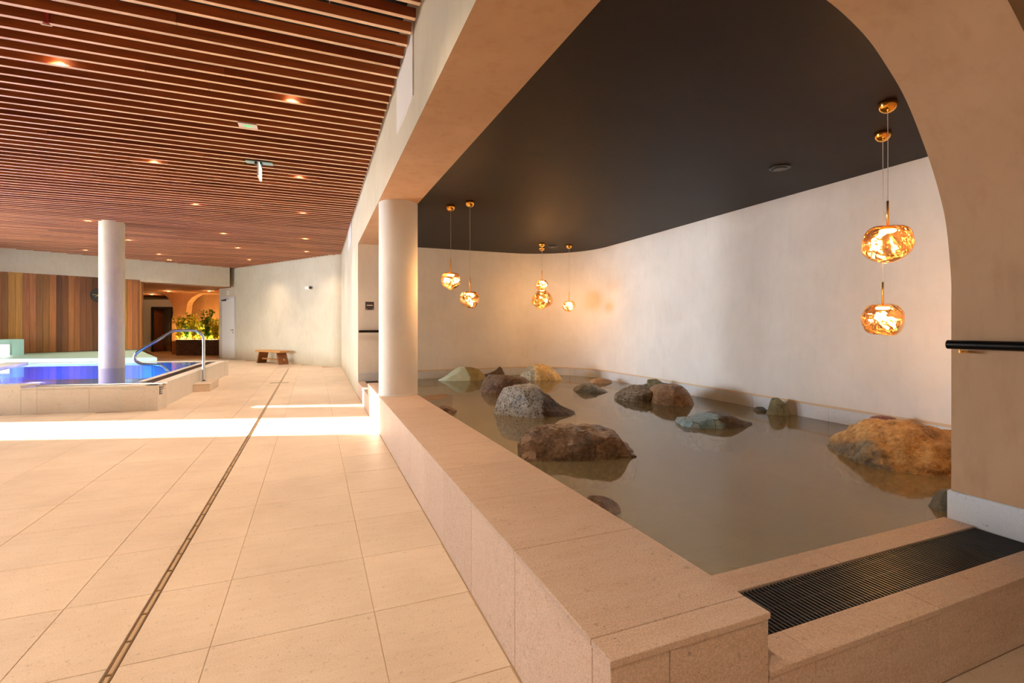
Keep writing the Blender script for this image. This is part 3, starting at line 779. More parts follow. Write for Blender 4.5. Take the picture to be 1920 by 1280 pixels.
for zz0, zz1, oo in ((0, .22, 0), (.22, .42, .3)):
    obj('tread', prism('tread', [tuple(ap(307, 23.5 + oo) - o1), tuple(ap(322, 23.5 + oo) - o1), tuple(ap(322, 24.2) - o1), tuple(ap(307, 24.2) - o1)], zz0, zz1), M['bench_wood'], t)
# planter
pt_ = tag(empty('stone_planter', tuple(ap(370, 19.5)) + (0,)), 'dark brown stone planter box in the alcove', 'planter')
o2 = ap(370, 19.5)
def pq(x0, x1, d0, d1): return [tuple(ap(x0, d0) - o2), tuple(ap(x1, d0) - o2), tuple(ap(x1, d1) - o2), tuple(ap(x0, d1) - o2)]
obj('body', prism('body', pq(330, 418, 19.5, 20.22), 0, 0.58), M['planter'], pt_)
obj('rim', prism('rim', pq(329.5, 418.5, 19.48, 20.25), 0.58, 0.625), M['planter'], pt_)
obj('soil', prism('soil', pq(332, 416, 19.56, 20.18), 0.6, 0.63), plain('soil', lin(120, 90, 50), 0.9), pt_)
# shrubs
def shrub(px, d, h, spread, nst, mats, label, seed):
    rr = random.Random(seed)
    b = ap(px, d); t = tag(empty('shrub', (b.x, b.y, 0.63)), label, 'shrub', 'leafy shrubs in the alcove planter')
    st = []; lv = []; lf_ = []
    for s_ in range(nst):
        a = rr.uniform(0, 6.28); top = Vector((math.cos(a) * spread * rr.uniform(.3, 1), math.sin(a) * spread * rr.uniform(.3, 1), h * rr.uniform(.65, 1)))
        path = smoothpath([(0, 0, 0), (top.x * .3 + rr.uniform(-.03, .03), top.y * .3, top.z * .45), tuple(top)], 4)
        st.append(tube('s', path, 0.009, 5))
        for k in range(46):
            p = path[rr.randint(2, len(path) - 1)] + Vector((rr.uniform(-.09, .09), rr.uniform(-.09, .09), rr.uniform(-.07, .07)))
            u = Vector((rr.uniform(-1, 1), rr.uniform(-1, 1), rr.uniform(-.5, .9))).normalized(); w_ = u.cross(Vector((rr.uniform(-1, 1), rr.uniform(-1, 1), rr.uniform(-1, 1)))).normalized()
            L = rr.uniform(.07, .12); W = L * .42; i0 = len(lv); nn = u.cross(w_) * .012
            lv += [p, p + u * L * .45 + w_ * W, p + u * L, p + u * L * .45 - w_ * W, p + u * L * .45 + nn]
            lf_ += [(i0, i0 + 1, i0 + 4), (i0 + 1, i0 + 2, i0 + 4), (i0 + 2, i0 + 3, i0 + 4), (i0 + 3, i0, i0 + 4)]
    obj('stems', join('stems', st), M['stem'], t)
    tag(obj('foliage', mesh('foliage', lv, lf_), mats, t), None, None, None, 'stuff')
shrub(338, 19.85, 0.85, 0.22, 7, M['leaf_y'], 'yellow lit shrub beside the arch pillar in the planter', 1)
shrub(350, 19.95, 1.05, 0.25, 8, M['leaf_g'], 'tall green shrub second from the arch pillar in the planter', 2)
shrub(365, 19.8, 0.95, 0.30, 9, M['leaf_y'], 'bushy yellow lit shrub in the middle of the planter', 3)
shrub(379, 20.0, 0.75, 0.28, 8, M['leaf_y'], 'low yellow shrub behind the middle of the planter', 4)
shrub(389, 19.8, 1.15, 0.22, 8, M['leaf_g'], 'tallest dark green shrub in the planter', 5)
shrub(403, 19.9, 0.85, 0.30, 10, M['leaf_y'], 'yellow lit shrub at the planter end nearest the white door', 6)
for i, px in enumerate((347, 372, 397)):
    b = ap(px, 20.12); t = tag(empty('planter_uplight', (b.x, b.y, 0.63)), 'spike uplight among the planter shrubs ' + ('near the arch pillar', 'in the middle', 'near the white door')[i], 'lamp', 'planter uplights')
    obj('spike', lathe('spike', [(0.03, 0), (0.035, 0.06), (0.03, 0.065)], 12), M['black'], t)
    obj('lens', lathe('lens', [(0.026, 0.066), (0.026, 0.07)], 12), M['lamp_warm'], t)
    l = D.lights.new('uplight', 'POINT'); l.energy = 45; l.color = (1.0, 0.82, 0.34); l.shadow_soft_size = 0.04
    lo = D.objects.new('uplight', l); COL.objects.link(lo); lo.parent = t; lo.location = (0, 0, 0.16)
for i, (px, d) in enumerate(((285, 21.2), (316, 19.3), (392, 19.2), (300, 24.0))):
    b = ap(px, d); t = tag(empty('alcove_downlight', (b.x, b.y, 2.56)), 'orange downlight in the alcove ceiling ' + ('above the doorway', 'before the arch pillar', 'above the planter front', 'deep in the passage')[i], 'lamp', 'alcove downlights')
    obj('trim', lathe('trim', [(0.06, -0.006), (0.06, 0.0)], 20), M['brass'], t)
    obj('lens', lathe('lens', [(0.045, -0.009), (0.045, -0.006)], 20), M['lamp_warm'], t)
    l = D.lights.new('downlight', 'POINT'); l.energy = 8; l.color = (1.0, 0.52, 0.22); l.shadow_soft_size = 0.05
    lo = D.objects.new('downlight', l); COL.objects.link(lo); lo.parent = t; lo.location = (0, 0, -0.12)

# ------------------------------------------------------------------ white door, bench, small wall fittings
s0 = (Vector((-2.603, 19.754)) - DA).length; s1 = (Vector((-3.12, 20.554)) - DA).length
o3 = Vector(dwp((s0 + s1) / 2, 0))
dr2 = struct(empty('door_2', (o3.x, o3.y, 0)), 'plain white door with steel handle and closer', 'door')
def dq(sa, sb, oa, ob): return [tuple(Vector(dwp(sa, oa)) - o3), tuple(Vector(dwp(sb, oa)) - o3), tuple(Vector(dwp(sb, ob)) - o3), tuple(Vector(dwp(sa, ob)) - o3)]
dleaf = obj('door_leaf', prism('door_leaf', dq(s0 + .03, s1 - .03, 0.002, 0.03), 0.01, 2.19), M['white'], dr2)
obj('door_frame', prism('door_frame', dq(s0 - .01, s0 + .028, 0.002, 0.022), 0, 2.24), M['grey_panel'], dr2)
obj('door_frame', prism('door_frame', dq(s1 - .028, s1 + .01, 0.002, 0.022), 0, 2.24), M['grey_panel'], dr2)
obj('door_frame', prism('door_frame', dq(s0 + .028, s1 - .028, 0.002, 0.022), 2.195, 2.24), M['grey_panel'], dr2)
obj('handle', prism('handle', dq(s0 + .09, s0 + .22, 0.05, 0.065), 1.03, 1.05), M['steel'], dleaf)
obj('rosette', prism('rosette', dq(s0 + .07, s0 + .12, 0.03, 0.052), 1.02, 1.06), M['steel'], dleaf)
obj('lock', prism('lock', dq(s0 + .075, s0 + .115, 0.03, 0.04), 0.93, 0.97), M['steel'], dleaf)
clo = obj('closer', prism('closer', dq(s1 - .35, s1 - .08, 0.03, 0.08), 2.09, 2.14), M['black'], dr2)
obj('closer_arm', prism('closer_arm', dq(s1 - .6, s1 - .2, 0.05, 0.07), 2.15, 2.165), M['black'], clo)
sg = Vector(dwp((Vector((-2.857, 20.148)) - DA).length, 0))
t = tag(empty('door_sign', (sg.x, sg.y, 2.376)), 'small white square sign above the white door', 'sign')
sm = (sg - DA).length
q = [Vector(dwp(sm - .1, .002)) - sg, Vector(dwp(sm + .1, .002)) - sg, Vector(dwp(sm + .1, .03)) - sg, Vector(dwp(sm - .1, .03)) - sg]
obj('plate', prism('plate', [tuple(v) for v in q], -.07, .07), M['white'], t)
q = [Vector(dwp(sm - .04, .03)) - sg, Vector(dwp(sm + .03, .03)) - sg, Vector(dwp(sm + .03, .033)) - sg, Vector(dwp(sm - .04, .033)) - sg]
obj('mark', prism('mark', [tuple(v) for v in q], -.03, .03), M['grey_panel'], t)
# camera
cs2 = (Vector((-0.119, 15.914)) - DA).length
cv = Vector(dwp(cs2, 0)); t = tag(empty('security_camera', (cv.x, cv.y, 2.325)), 'small white wall-mounted camera with a dark lens', 'camera')
def cq(sa, sb, oa, ob): return [tuple(Vector(dwp(cs2 + sa, oa)) - cv), tuple(Vector(dwp(cs2 + sb, oa)) - cv), tuple(Vector(dwp(cs2 + sb, ob)) - cv), tuple(Vector(dwp(cs2 + sa, ob)) - cv)]
obj('bracket', prism('bracket', cq(-.04, .04, .002, .03), -.05, .05), M['white'], t)
obj('body', prism('body', cq(-.1, .1, .03, .11), -.04, .05), M['white'], t)
obj('lens', prism('lens', cq(-.14, -.1, .05, .09), -.02, .03), M['black'], t)

# bench
bA = Vector((-0.96, 16.36)); bd = -DW; bn = -DN                 # bd runs toward the camera, bn toward the wall
bo = bA - bd * 0.68 + bn * 0.15
bt = tag(empty('wooden_bench', (bo.x, bo.y, 0)), 'low wooden bench with splayed plank legs against the cream wall', 'bench')
def fb(a, b, t): v = bd * a + bn * t; return (v.x, v.y, b)
def bq(name, poly, t0, t1, mat, bv=0.006):
    me = prism_dir(name, poly, fb, t0, t1); bev(me, bv); return obj(name, me, mat, bt)
bq('seat', [(-0.72, .36), (0.72, .36), (0.72, .42), (-0.72, .42)], -0.17, 0.17, M['bench_wood'])
bq('leg', [(-0.68, 0), (-0.62, 0), (-0.48, .36), (-0.54, .36)], -0.15, 0.15, M['bench_dark'])
bq('leg', [(0.68, 0), (0.62, 0), (0.48, .36), (0.54, .36)], -0.15, 0.15, M['bench_dark'])
bq('stretcher', [(-0.60, .12), (0.60, .12), (0.585, .165), (-0.585, .165)], -0.03, 0.03, M['bench_wood'], 0.004)
bq('tenon', [(0.655, .115), (0.69, .115), (0.69, .17), (0.635, .17)], -0.02, 0.02, M['bench_wood'], 0.003)

# wall sign on the pier beyond the column
t = tag(empty('wall_sign', (0.88, 8.55, 1.546)), 'dark wall sign with a white top band beside the round column', 'sign')
spl = obj('plate', boxm('plate', -0.07, 0.07, -0.010, 0, -0.094, 0.094), M['sign_dark'], t)
obj('top_band', boxm('top_band', -0.0705, 0.0705, -0.013, -0.010, 0.046, 0.0945), M['white'], t)
obj('lettering', boxm('lettering', -0.048, 0.05, -0.0125, -0.010, -0.022, -0.008), M['white'], spl)
for xx in (-.052, .052): obj('screw', lathe('screw', [(0.009, 0), (0.009, 0.003)], 10), M['steel'], spl, (xx, -0.0125, -0.078)).rotation_euler = (math.pi / 2, 0, 0)
# handrails
def hrail(name, label, a, b, wall_off, r, mat):
    a, b = Vector(a), Vector(b); t = tag(empty(name, a), label, 'handrail', 'black wall handrails')
    o = obj('rail', tube('rail', [Vector((0, 0, 0)), b - a], r, 20), mat, t); smooth_angle(o)
    for f in (0.12, 0.85):
        p = (b - a) * f
        obj('bracket', tube('bracket', [p + Vector((0, 0, -r * .6)), p + Vector((0, 0, -r * 1.6)), p + Vector((0, 0, -r * 1.6)) + Vector(wall_off)], 0.006, 8), M['brass'], t)
hrail('wall_handrail', 'thick black handrail along the arch pillar', (2.785, 1.352, 1.093), (2.785, 0.96, 1.093), (0.062, 0, 0), 0.021, M['black_metal'])
hrail('wall_handrail', 'black handrail below the wall sign beyond the round column', (0.70, 8.49, 1.09), (1.30, 8.49, 1.09), (0, 0.058, 0), 0.021, M['black_metal'])

# access panels on the beam
def apanel(label, y0, y1, z0, z1):
    xm = X0((y0 + y1) / 2); t = tag(empty('access_panel', (X0(y0), y0, z0)), label, 'panel', 'access panels on the beam')
    me = prism('cover', [(0, 0), (X0(y1) - X0(y0), y1 - y0), (X0(y1) - X0(y0) - .012, y1 - y0), (-.012, 0)], 0, z1 - z0); bev(me, .002); obj('cover', me, M['white'], t)
    obj('seam', prism('seam', [(-.001, -.008), (X0(y1) - X0(y0) - .001, y1 - y0 + .008), (X0(y1) - X0(y0) - .004, y1 - y0 + .008), (-.004, -.008)], -.008, z1 - z0 + .008), M['grey_panel'], t)
apanel('white access panel on the beam near the slat ends', 3.42, 4.16, 2.80, 3.30)
apanel('small far white access panel on the beam', 10.2, 11.3, 2.83, 3.25)

# ------------------------------------------------------------------ ceiling fittings in the hall
spots = []
for yy_ in (0.07, 2.45, 4.85, 7.23, 9.62, 12.4, 14.5, 17.0):
    for xx_ in (-1.855, -0.185):
        if yy_ > 16.5 and xx_ > -1: continue
        spots.append((xx_, yy_))
spots += [(-4.1, 14.13), (-4.1, 16.7), (-5.72, 16.44), (-4.15, 17.9), (-4.1, 11.9), (-4.1, 0.07), (-4.1, 2.45), (-4.1, 4.85), (-4.1, 7.23), (1.5, -1.8), (-0.185, -2.2), (-1.855, -2.2)]
hous = lathe('housing', [(0.058, 0.0), (0.058, 0.09)], 20); hous.materials.append(M['black'])
lens = lathe('lens', [(0.046, -0.003), (0.046, 0.0)], 20); lens.materials.append(M['lamp_warm'])
spot_d = D.lights.new('spot_light', 'SPOT'); spot_d.energy = 128; spot_d.color = (1.0, 0.75, 0.53); spot_d.spot_size = math.radians(118); spot_d.spot_blend = 1.0; spot_d.shadow_soft_size = 0.045
for i, (xx_, yy_) in enumerate(spots):
    kk = math.floor((yy_ - 4.077) / PITCH); yy2 = 4.077 + PITCH * (kk + 0.5)
    ORD = ['first', 'second', 'third', 'fourth', 'fifth', 'sixth', 'seventh', 'eighth']
    row = {-0.185: 'row beside the beam', -1.855: 'middle row', -4.1: 'row above the pool', -4.15: 'corner above the alcove', -5.72: 'corner above the timber panelling'}.get(xx_, 'entrance row')
    if yy_ < 3: lab = 'warm spotlight overhead, %s, %s before the view' % (row, ORD[sum(1 for a_ in spots if a_[0] == xx_ and yy_ < a_[1] < 3)])
    else: lab = 'warm spotlight glowing between slats, %s, %s from the camera' % (row, ORD[sum(1 for a_ in spots if a_[0] == xx_ and 3 < a_[1] < yy_)])
    t = tag(empty('ceiling_spotlight', (xx_, yy2, ZS + 0.082)), lab, 'lamp', 'spotlights in the slat ceiling')
    obj('housing', hous, None, t); obj('lens', lens, None, t)
    lo = D.objects.new('spot_light', spot_d); COL.objects.link(lo); lo.parent = t; lo.location = (0, 0, -0.008)

# exit signs
def arrow(s): return [(-.9 * s, 0), (-.2 * s, .5 * s), (-.2 * s, .2 * s), (.9 * s, .2 * s), (.9 * s, -.2 * s), (-.2 * s, -.2 * s), (-.2 * s, -.5 * s)]
t = tag(empty('exit_sign', (-0.62, 5.6, ZS - 0.002)), 'flat pale escape sign with a green pictogram fixed under the slats', 'sign')
obj('plate', boxm('plate', -.085, .085, -.058, .058, -.012, 0), M['grey_panel'], t)
obj('pictogram', prism('pictogram', arrow(0.045), -.014, -.012), M['green'], t)
t = tag(empty('exit_sign', (-0.628, 6.83, ZS - 0.002)), 'hanging escape sign seen edge on below a pale ceiling plate', 'sign')
obj('plate', boxm('plate', -.15, .15, -.055, .055, -.01, 0), plain('sign_plate_teal', lin(150, 170, 172), 0.4), t)
obj('bracket', boxm('bracket', -.05, .03, -.05, .05, -.035, -.01), M['black'], t)
obj('sign_blade', boxm('sign_blade', -.012, .006, -.15, .15, -.20, -.035), M['white'], t)
obj('lit_face', boxm('lit_face', .006, .014, -.15, .15, -.195, -.04), M['teal_glow'], t)
obj('pictogram', boxm('pictogram', -.014, -.012, -.12, .12, -.17, -.07), M['green'], t)
# sprinkler
t = tag(empty('sprinkler', (-1.66, 4.20, ZS + 0.01)), 'tiny red and white sprinkler head poking through the slats', 'sprinkler')
obj('head', lathe('head', [(.012, -.04), (.022, -.035), (.01, -.02), (.012, 0.05)], 12), plain('sprinkler_red', lin(170, 60, 50), .4), t)
obj('guard', boxm('guard', -.03, .03, -.004, .004, -.044, -.038), M['white'], t)

# pond ceiling vents
for (x, y, lab) in ((3.761, 3.038, 'round dark ceiling vent near the pair of large pendants'), (3.838, 7.519, 'small round ceiling vent near the far wall pendants')):
    t = tag(empty('ceiling_vent', (x, y, ZC)), lab, 'vent', 'round ceiling vents')
    obj('ring', lathe('ring', [(0.085, 0.0), (0.085, -0.012), (0.065, -0.016), (0.06, -0.006)], 32), plain('vent_ring', lin(40, 34, 30), .35), t)
    obj('disc', lathe('disc', [(0.052, -0.022), (0.052, -0.014), (0.02, -0.004)], 32), plain('vent_disc', lin(70, 62, 56), .35), t)

# ------------------------------------------------------------------ pendant lamps
def blob(r, seed, tall=1.0, bell=False):
    bm = bmesh.new(); bmesh.ops.create_icosphere(bm, subdivisions=5, radius=1)
    off = Vector((seed * 3.1, seed * 1.7, seed * 5.3))
    for v in bm.verts:
        d = v.co.normalized()
        n1 = noise.noise(d * 1.1 + off); n2 = noise.noise(d * 2.3 + off * 2)
        k = 1 + 0.20 * n1 + 0.04 * n2
        p = d * k * r
        p.z *= 0.92 * tall
        if bell: 
            f = (d.z + 1) / 2; s_ = 1.06 - 0.50 * f ** 1.6; p.x *= s_; p.y *= s_
        else:
            zz = p.z / r; p.z = r * (zz if zz < 0.5 else 0.5 + 0.26 * math.tanh((zz - 0.5) / 0.26))
        v.co = p
    xs = [v.co.x for v in bm.verts]; ys = [v.co.y for v in bm.verts]; zs = [v.co.z for v in bm.verts]
    sx = 2 * r / max(max(xs) - min(xs), max(ys) - min(ys)); hz = 0.98 if bell else 0.83
    sz_ = 2 * r * hz / (max(zs) - min(zs)); zm = max(zs) * sz_ - r * hz
    for v in bm.verts: v.co = Vector((v.co.x * sx, v.co.y * sx, v.co.z * sz_ - zm))
    me = D.meshes.new('glass_shade'); bm.to_mesh(me); bm.free()
    me.materials.append(M['gold_glass']); return me
pl_d = D.lights.new('pendant_light', 'POINT'); pl_d.energy = 7; pl_d.color = (1.0, 0.66, 0.36); pl_d.shadow_soft_size = 0.05
def pendant(x, y, zb, r, seed, label, bell=False, rod=0.155):
    t = tag(empty('pendant_lamp', (x, y, ZC)), label, 'lamp', 'gold glass pendant lamps')
    cn = obj('canopy', lathe('canopy', [(0.050, 0.0), (0.052, -0.014), (0.0495, -0.030), (0.042, -0.046), (0.030, -0.058), (0.016, -0.065), (0.006, -0.067)], 32), M['gold'], t, smooth=True)
    ztop = zb + r * (0.83 if not bell else 0.98) - ZC
    obj('cord', tube('cord', [(0, 0, -0.06), (0.002, 0, (ztop + rod) / 2), (0, 0, ztop + rod)], 0.0022, 6), M['cord'], t)
    obj('rod', tube('rod', [(0, 0, ztop + rod), (0, 0, ztop - 0.005)], 0.0065, 12), M['brass'], t, smooth=True)
    sh = obj('glass_shade', blob(r, seed, bell=bell), None, t, (0, 0, zb - ZC), smooth=True)
    lh = obj('lamp_holder', lathe('lamp_holder', [(0.036, ztop - 0.022), (0.036, ztop - 0.008), (0.012, ztop - 0.002)], 24), M['brass'], t)
    obj('led_disc', lathe('led_disc', [(0.034, ztop - 0.040), (0.044, ztop - 0.032), (0.040, ztop - 0.023)], 24), M['led'], lh)
    lo = D.objects.new('pendant_light', pl_d); COL.objects.link(lo); lo.parent = t; lo.location = (0, 0, ztop - r * 0.8)
pendant(1.458, 5.435, 1.695, 0.120, 1, 'gold glass pendant closest to the round column')
pendant(1.606, 5.169, 1.470, 0.112, 2, 'lower gold glass pendant, second from the round column')
pendant(3.541, 7.347, 1.860, 0.110, 3, 'small gold pendant overlapping the bell-shaped one by the far wall')
pendant(3.72, 7.72, 1.655, 0.185, 4, 'large smoky bell-shaped gold pendant by the far wall', bell=True)
pendant(4.041, 7.316, 1.515, 0.110, 5, 'small gold pendant alone in front of the curved wall corner')
pendant(3.290, 1.905, 1.685, 0.137, 6, 'upper large amber glass pendant beside the arch')
pendant(3.77, 2.215, 1.225, 0.137, 7, 'lower large amber glass pendant beside the arch')

# ------------------------------------------------------------------ rocks
def rock_mat(name, cols, scale=6.0, speck=None, vein=None, split=None, rough=0.38, bumpst=0.5, patch=None, blot=None):
    """cols: 3 stop colours; speck=(colour,scale,amount); vein=(colour,scale,width); split=(axis vec, offset, colour a,b,c) second tone on one side"""
    t = NT(name); p = t.objc()
    n1 = t.noise(p, scale, 6, 0.62, 0.6); n2 = t.noise(p, scale * 5, 5, 0.7)
    mixn = t.n('ShaderNodeMath', operation='MULTIPLY_ADD'); t.l(n2, mixn.inputs[0]); mixn.inputs[1].default_value = 0.45
    hlf = t.n('ShaderNodeMath', operation='MULTIPLY'); t.l(n1, hlf.inputs[0]); hlf.inputs[1].default_value = 0.62; t.l(hlf.outputs[0], mixn.inputs[2])
    def rampof(c): return t.ramp(mixn.outputs[0], [(0.38, c[0]), (0.52, c[1]), (0.68, c[2])])
    base = rampof(cols)
    if split:
        ax, off, c2 = split
        dp = t.n('ShaderNodeVectorMath', operation='DOT_PRODUCT'); t.l(p, dp.inputs[0]); dp.inputs[1].default_value = ax
        ad = t.n('ShaderNodeMath', operation='MULTIPLY_ADD'); t.l(n1, ad.inputs[0]); ad.inputs[1].default_value = 0.22; t.l(dp.outputs['Value'], ad.inputs[2])
        base = t.mix(t.ramp(ad.outputs[0], [(max(0, off - 0.02) , (0, 0, 0, 1)), (off + 0.02, (1, 1, 1, 1))]), base, rampof(c2))
    if patch:
        pcx, psc, pth = patch
        vo = t.n('ShaderNodeTexVoronoi', feature='F1'); vo.inputs['Scale'].default_value = psc; t.l(p, vo.inputs['Vector'])
        sp = t.n('ShaderNodeSeparateColor'); t.l(vo.outputs['Color'], sp.inputs[0])
        base = t.mix(t.ramp(sp.outputs[0], [(pth, (0, 0, 0, 1)), (pth + 0.02, (.85, .85, .85, 1))], 'LINEAR'), base, pcx)
    if blot:
        bc, bs, bt_ = blot
        bn_ = t.noise(p, bs, 6, 0.6, 0.3)
        base = t.mix(t.ramp(bn_, [(bt_, (0, 0, 0, 1)), (bt_ + 0.025, (.9, .9, .9, 1))]), base, bc)
    if speck:
        sc_, ssc, am = speck
        sn = t.noise(p, ssc, 3, 0.6)
        base = t.mix(t.ramp(sn, [(0.60 - am, (0, 0, 0, 1)), (0.66 - am, (1, 1, 1, 1))]), base, sc_)
    if vein:
        vc, vsc, vw = vein
        ve = t.n('ShaderNodeTexVoronoi', feature='DISTANCE_TO_EDGE'); ve.inputs['Scale'].default_value = vsc
        dv = t.n('ShaderNodeVectorMath', operation='MULTIPLY_ADD'); nt = t.n('ShaderNodeTexNoise'); nt.inputs['Scale'].default_value = scale * 1.5; t.l(p, nt.inputs['Vector'])
        t.l(nt.outputs['Color'], dv.inputs[0]); dv.inputs[1].default_value = (.12, .12, .12); t.l(p, dv.inputs[2]); t.l(dv.outputs[0], ve.inputs['Vector'])
        base = t.mix(t.ramp(ve.outputs['Distance'], [(vw * .4, (1, 1, 1, 1)), (vw, (0, 0, 0, 1))]), base, vc)
    t.col(base); t.setp(Roughness=rough); t.b.inputs['Specular IOR Level'].default_value = 0.6
    ad2 = t.n('ShaderNodeMath', operation='ADD'); t.l(n1, ad2.inputs[0]); t.l(n2, ad2.inputs[1])
    t.bump(ad2.outputs[0], bumpst, 0.03)
    return t.m

def rock(label, prof, yb, W, mat, seed, n=2.6, amp=0.05, planes=7, below=0.22, zw=ZW, sub=5, pull=0.93, freq=1.0, crack=0.6):
    """prof: skyline in photograph pixels, converted to metres at the rock's own distance"""
    dc = 911 * (HC - zw) / (yb - 611) + W
    L = [((x - 960) / 911 * dc, max(0.0, HC - (y - 611) * dc / 911 - zw)) for x, y in prof]
    xa, xb = L[0][0], L[-1][0]; xc = (xa + xb) / 2; hl = (xb - xa) / 2
    base = R2 * xc + F2 * dc
    def hprof(x):
        for (x0_, h0), (x1_, h1) in zip(L, L[1:]):
            if x <= x1_: 
                f = (x - x0_) / max(1e-6, x1_ - x0_); f = min(1, max(0, f)); return h0 + (h1 - h0) * f
        return L[-1][1]
    hm = max(h for _, h in L)
    rr = random.Random(seed); off = Vector((rr.uniform(-9, 9), rr.uniform(-9, 9), rr.uniform(-9, 9)))
    cuts = []
    for _ in range(planes):
        nv_ = Vector((rr.uniform(-1, 1), rr.uniform(-1, 0.8), rr.uniform(-0.1, 1))).normalized(); cuts.append((nv_, rr.uniform(0.74, 0.96)))
    bm = bmesh.new(); bmesh.ops.create_icosphere(bm, subdivisions=sub, radius=1)
    sz = min(hl, W, max(hm, 0.05) * 1.3)
    for v in bm.verts:
        d = v.co.normalized()
        s_ = (abs(d.x) ** n + abs(d.y) ** n + abs(d.z) ** n) ** (-1 / n)
        q = d * s_
        for nv_, dist in cuts:
            e = q.dot(nv_) - dist
            if e > 0: q = q - nv_ * e * pull
        den = max(0.25, (1 - min(0.98, abs(q.x)) ** n)) ** (1 / n)
        x = xc + q.x * hl
        if q.z >= 0:
            z = min(1.0, q.z / den) * (hprof(x) + 0.012)
        else:
            z = q.z * below
        y = q.y * W * (1.0 if q.z < 0 else (1 - 0.12 * q.z))
        pp = Vector((q.x * hl, y, z))
        nn = Vector((q.x / hl, q.y / W, q.z / max(hm, .08))).normalized()
        f1 = noise.fractal(pp * (1.1 * freq / sz) + off, 0.85, 2.1, 6)
        f2 = noise.noise(pp * (2.3 * freq / sz) + off * 1.3)
        f3 = noise.fractal(pp * (6.0 * freq / sz) + off * 0.7, 0.7, 2.2, 3)
        rd = 1 - abs(noise.noise(pp * (1.6 * freq / sz) + off * 2.1)) * 2
        cr = abs(noise.noise(pp * (2.6 * freq / sz) + off * 3.3)); crk = -max(0.0, 0.10 - cr) * 6.0
        pp = pp + nn * sz * amp * (f1 * 0.9 + 0.5 * f2 + 0.7 * (rd - 0.5) + 0.45 * f3 + crk * crack)
        w3 = R2 * pp.x + F2 * pp.y
        v.co = (w3.x, w3.y, pp.z)
    me = D.meshes.new('rock'); bm.to_mesh(me); bm.free()
    zmin = min(v.co.z for v in me.vertices)
    o = obj('rock', me, mat, None, (base.x, base.y, zw), smooth=True)
    # sit it on the pond bed
    dz = -zw - zmin
    if dz > 0 or True:
        for v in me.vertices:
            if v.co.z < -0.02: v.co.z = -0.02 + (v.co.z + 0.02) * ((zw - 0.022) / max(0.01, -zmin - 0.02))
    tag(o, label, 'rock', 'rocks standing in the shallow pond')
    return o
Rx = (CS, -SN, 0)
def ax(s): return (CS * s, -SN * s, 0)
m_dark = rock_mat('dark_wet_rock', [lin(46, 34, 25), lin(108, 82, 60), lin(160, 130, 104)], 7, blot=(lin(172, 142, 118), 5.0, 0.57), rough=0.18, bumpst=0.8)
m_grey = rock_mat('pale_speckled_rock', [lin(150, 160, 172), lin(210, 218, 227), lin(245, 248, 250)], 14, speck=(lin(60, 60, 66), 62, 0.05), split=(ax(1.0), 0.185, [lin(40, 27, 16), lin(82, 58, 36), lin(130, 100, 66)]), rough=0.4, bumpst=1.0)
m_brown = rock_mat('brown_speckled_rock', [lin(60, 40, 26), lin(112, 80, 56), lin(160, 126, 96)], 9, speck=(lin(200, 186, 178), 46, -0.04), rough=0.36, bumpst=1.0)
m_green = rock_mat('pale_green_rock', [lin(176, 192, 170), lin(194, 208, 186), lin(208, 218, 198)], 3, split=((CS * .9, -SN * .9, 0.5), 0.27, [lin(112, 98, 52), lin(134, 118, 66), lin(154, 140, 86)]), rough=0.5, bumpst=0.25)
m_small = rock_mat('dark_brown_rock', [lin(44, 32, 22), lin(84, 64, 44), lin(112, 88, 62)], 9, rough=0.4, bumpst=0.8)
m_yel = rock_mat('veined_yellow_rock', [lin(150, 122, 70), lin(204, 174, 108), lin(226, 200, 136)], 7, vein=(lin(240, 230, 204), 5.5, 0.022), split=(ax(-1.0), 0.20, [lin(112, 116, 104), lin(158, 162, 148), lin(192, 192, 172)]), rough=0.5, bumpst=0.7)
m_flat = rock_mat('grey_green_rock', [lin(58, 52, 38), lin(112, 104, 82), lin(150, 142, 118)], 12, speck=(lin(40, 34, 26), 44, 0.0), rough=0.36, bumpst=0.8)
m_pairl = rock_mat('cracked_grey_rock', [lin(82, 72, 58), lin(150, 134, 112), lin(192, 180, 160)], 12, vein=(lin(44, 34, 26), 8.0, 0.035), rough=0.45, bumpst=1.0)
m_pairr = rock_mat('rounded_brown_rock', [lin(92, 66, 40), lin(152, 118, 84), lin(190, 156, 120)], 9, speck=(lin(160, 116, 56), 14, -0.06), rough=0.42, bumpst=0.8)
m_blue = rock_mat('blue_grey_rock', [lin(100, 142, 164), lin(136, 180, 202), lin(182, 212, 226)], 7, vein=(lin(40, 44, 46), 8.0, 0.025), split=(ax(1.0), 0.09, [lin(48, 38, 24), lin(80, 64, 40), lin(110, 90, 60)]), rough=0.35, bumpst=0.7)
m_tri = rock_mat('mossy_green_rock', [lin(92, 92, 66), lin(148, 146, 112), lin(182, 178, 140)], 12, rough=0.5, bumpst=0.8)
m_mar = rock_mat('maroon_rock', [lin(116, 78, 78), lin(150, 112, 114), lin(178, 144, 146)], 6, split=(ax(1.0), 0.26, [lin(90, 46, 26), lin(124, 70, 42), lin(140, 86, 58)]), rough=0.5, bumpst=0.4)
m_yb = rock_mat('ochre_rock', [lin(96, 68, 34), lin(186, 146, 86), lin(226, 194, 134)], 5.5, blot=(lin(120, 100, 72), 4.0, 0.62), speck=(lin(92, 78, 58), 10, -0.07), split=(ax(-1.0), 0.50, [lin(74, 76, 72), lin(122, 118, 106), lin(186, 164, 120)]), rough=0.5, bumpst=1.2)
m_pil = rock_mat('dark_green_rock', [lin(40, 40, 28), lin(76, 72, 52), lin(104, 98, 72)], 9, rough=0.4)
m_sub = rock_mat('submerged_tan_rock', [lin(120, 92, 62), lin(152, 118, 84), lin(172, 140, 104)], 6, rough=0.5)

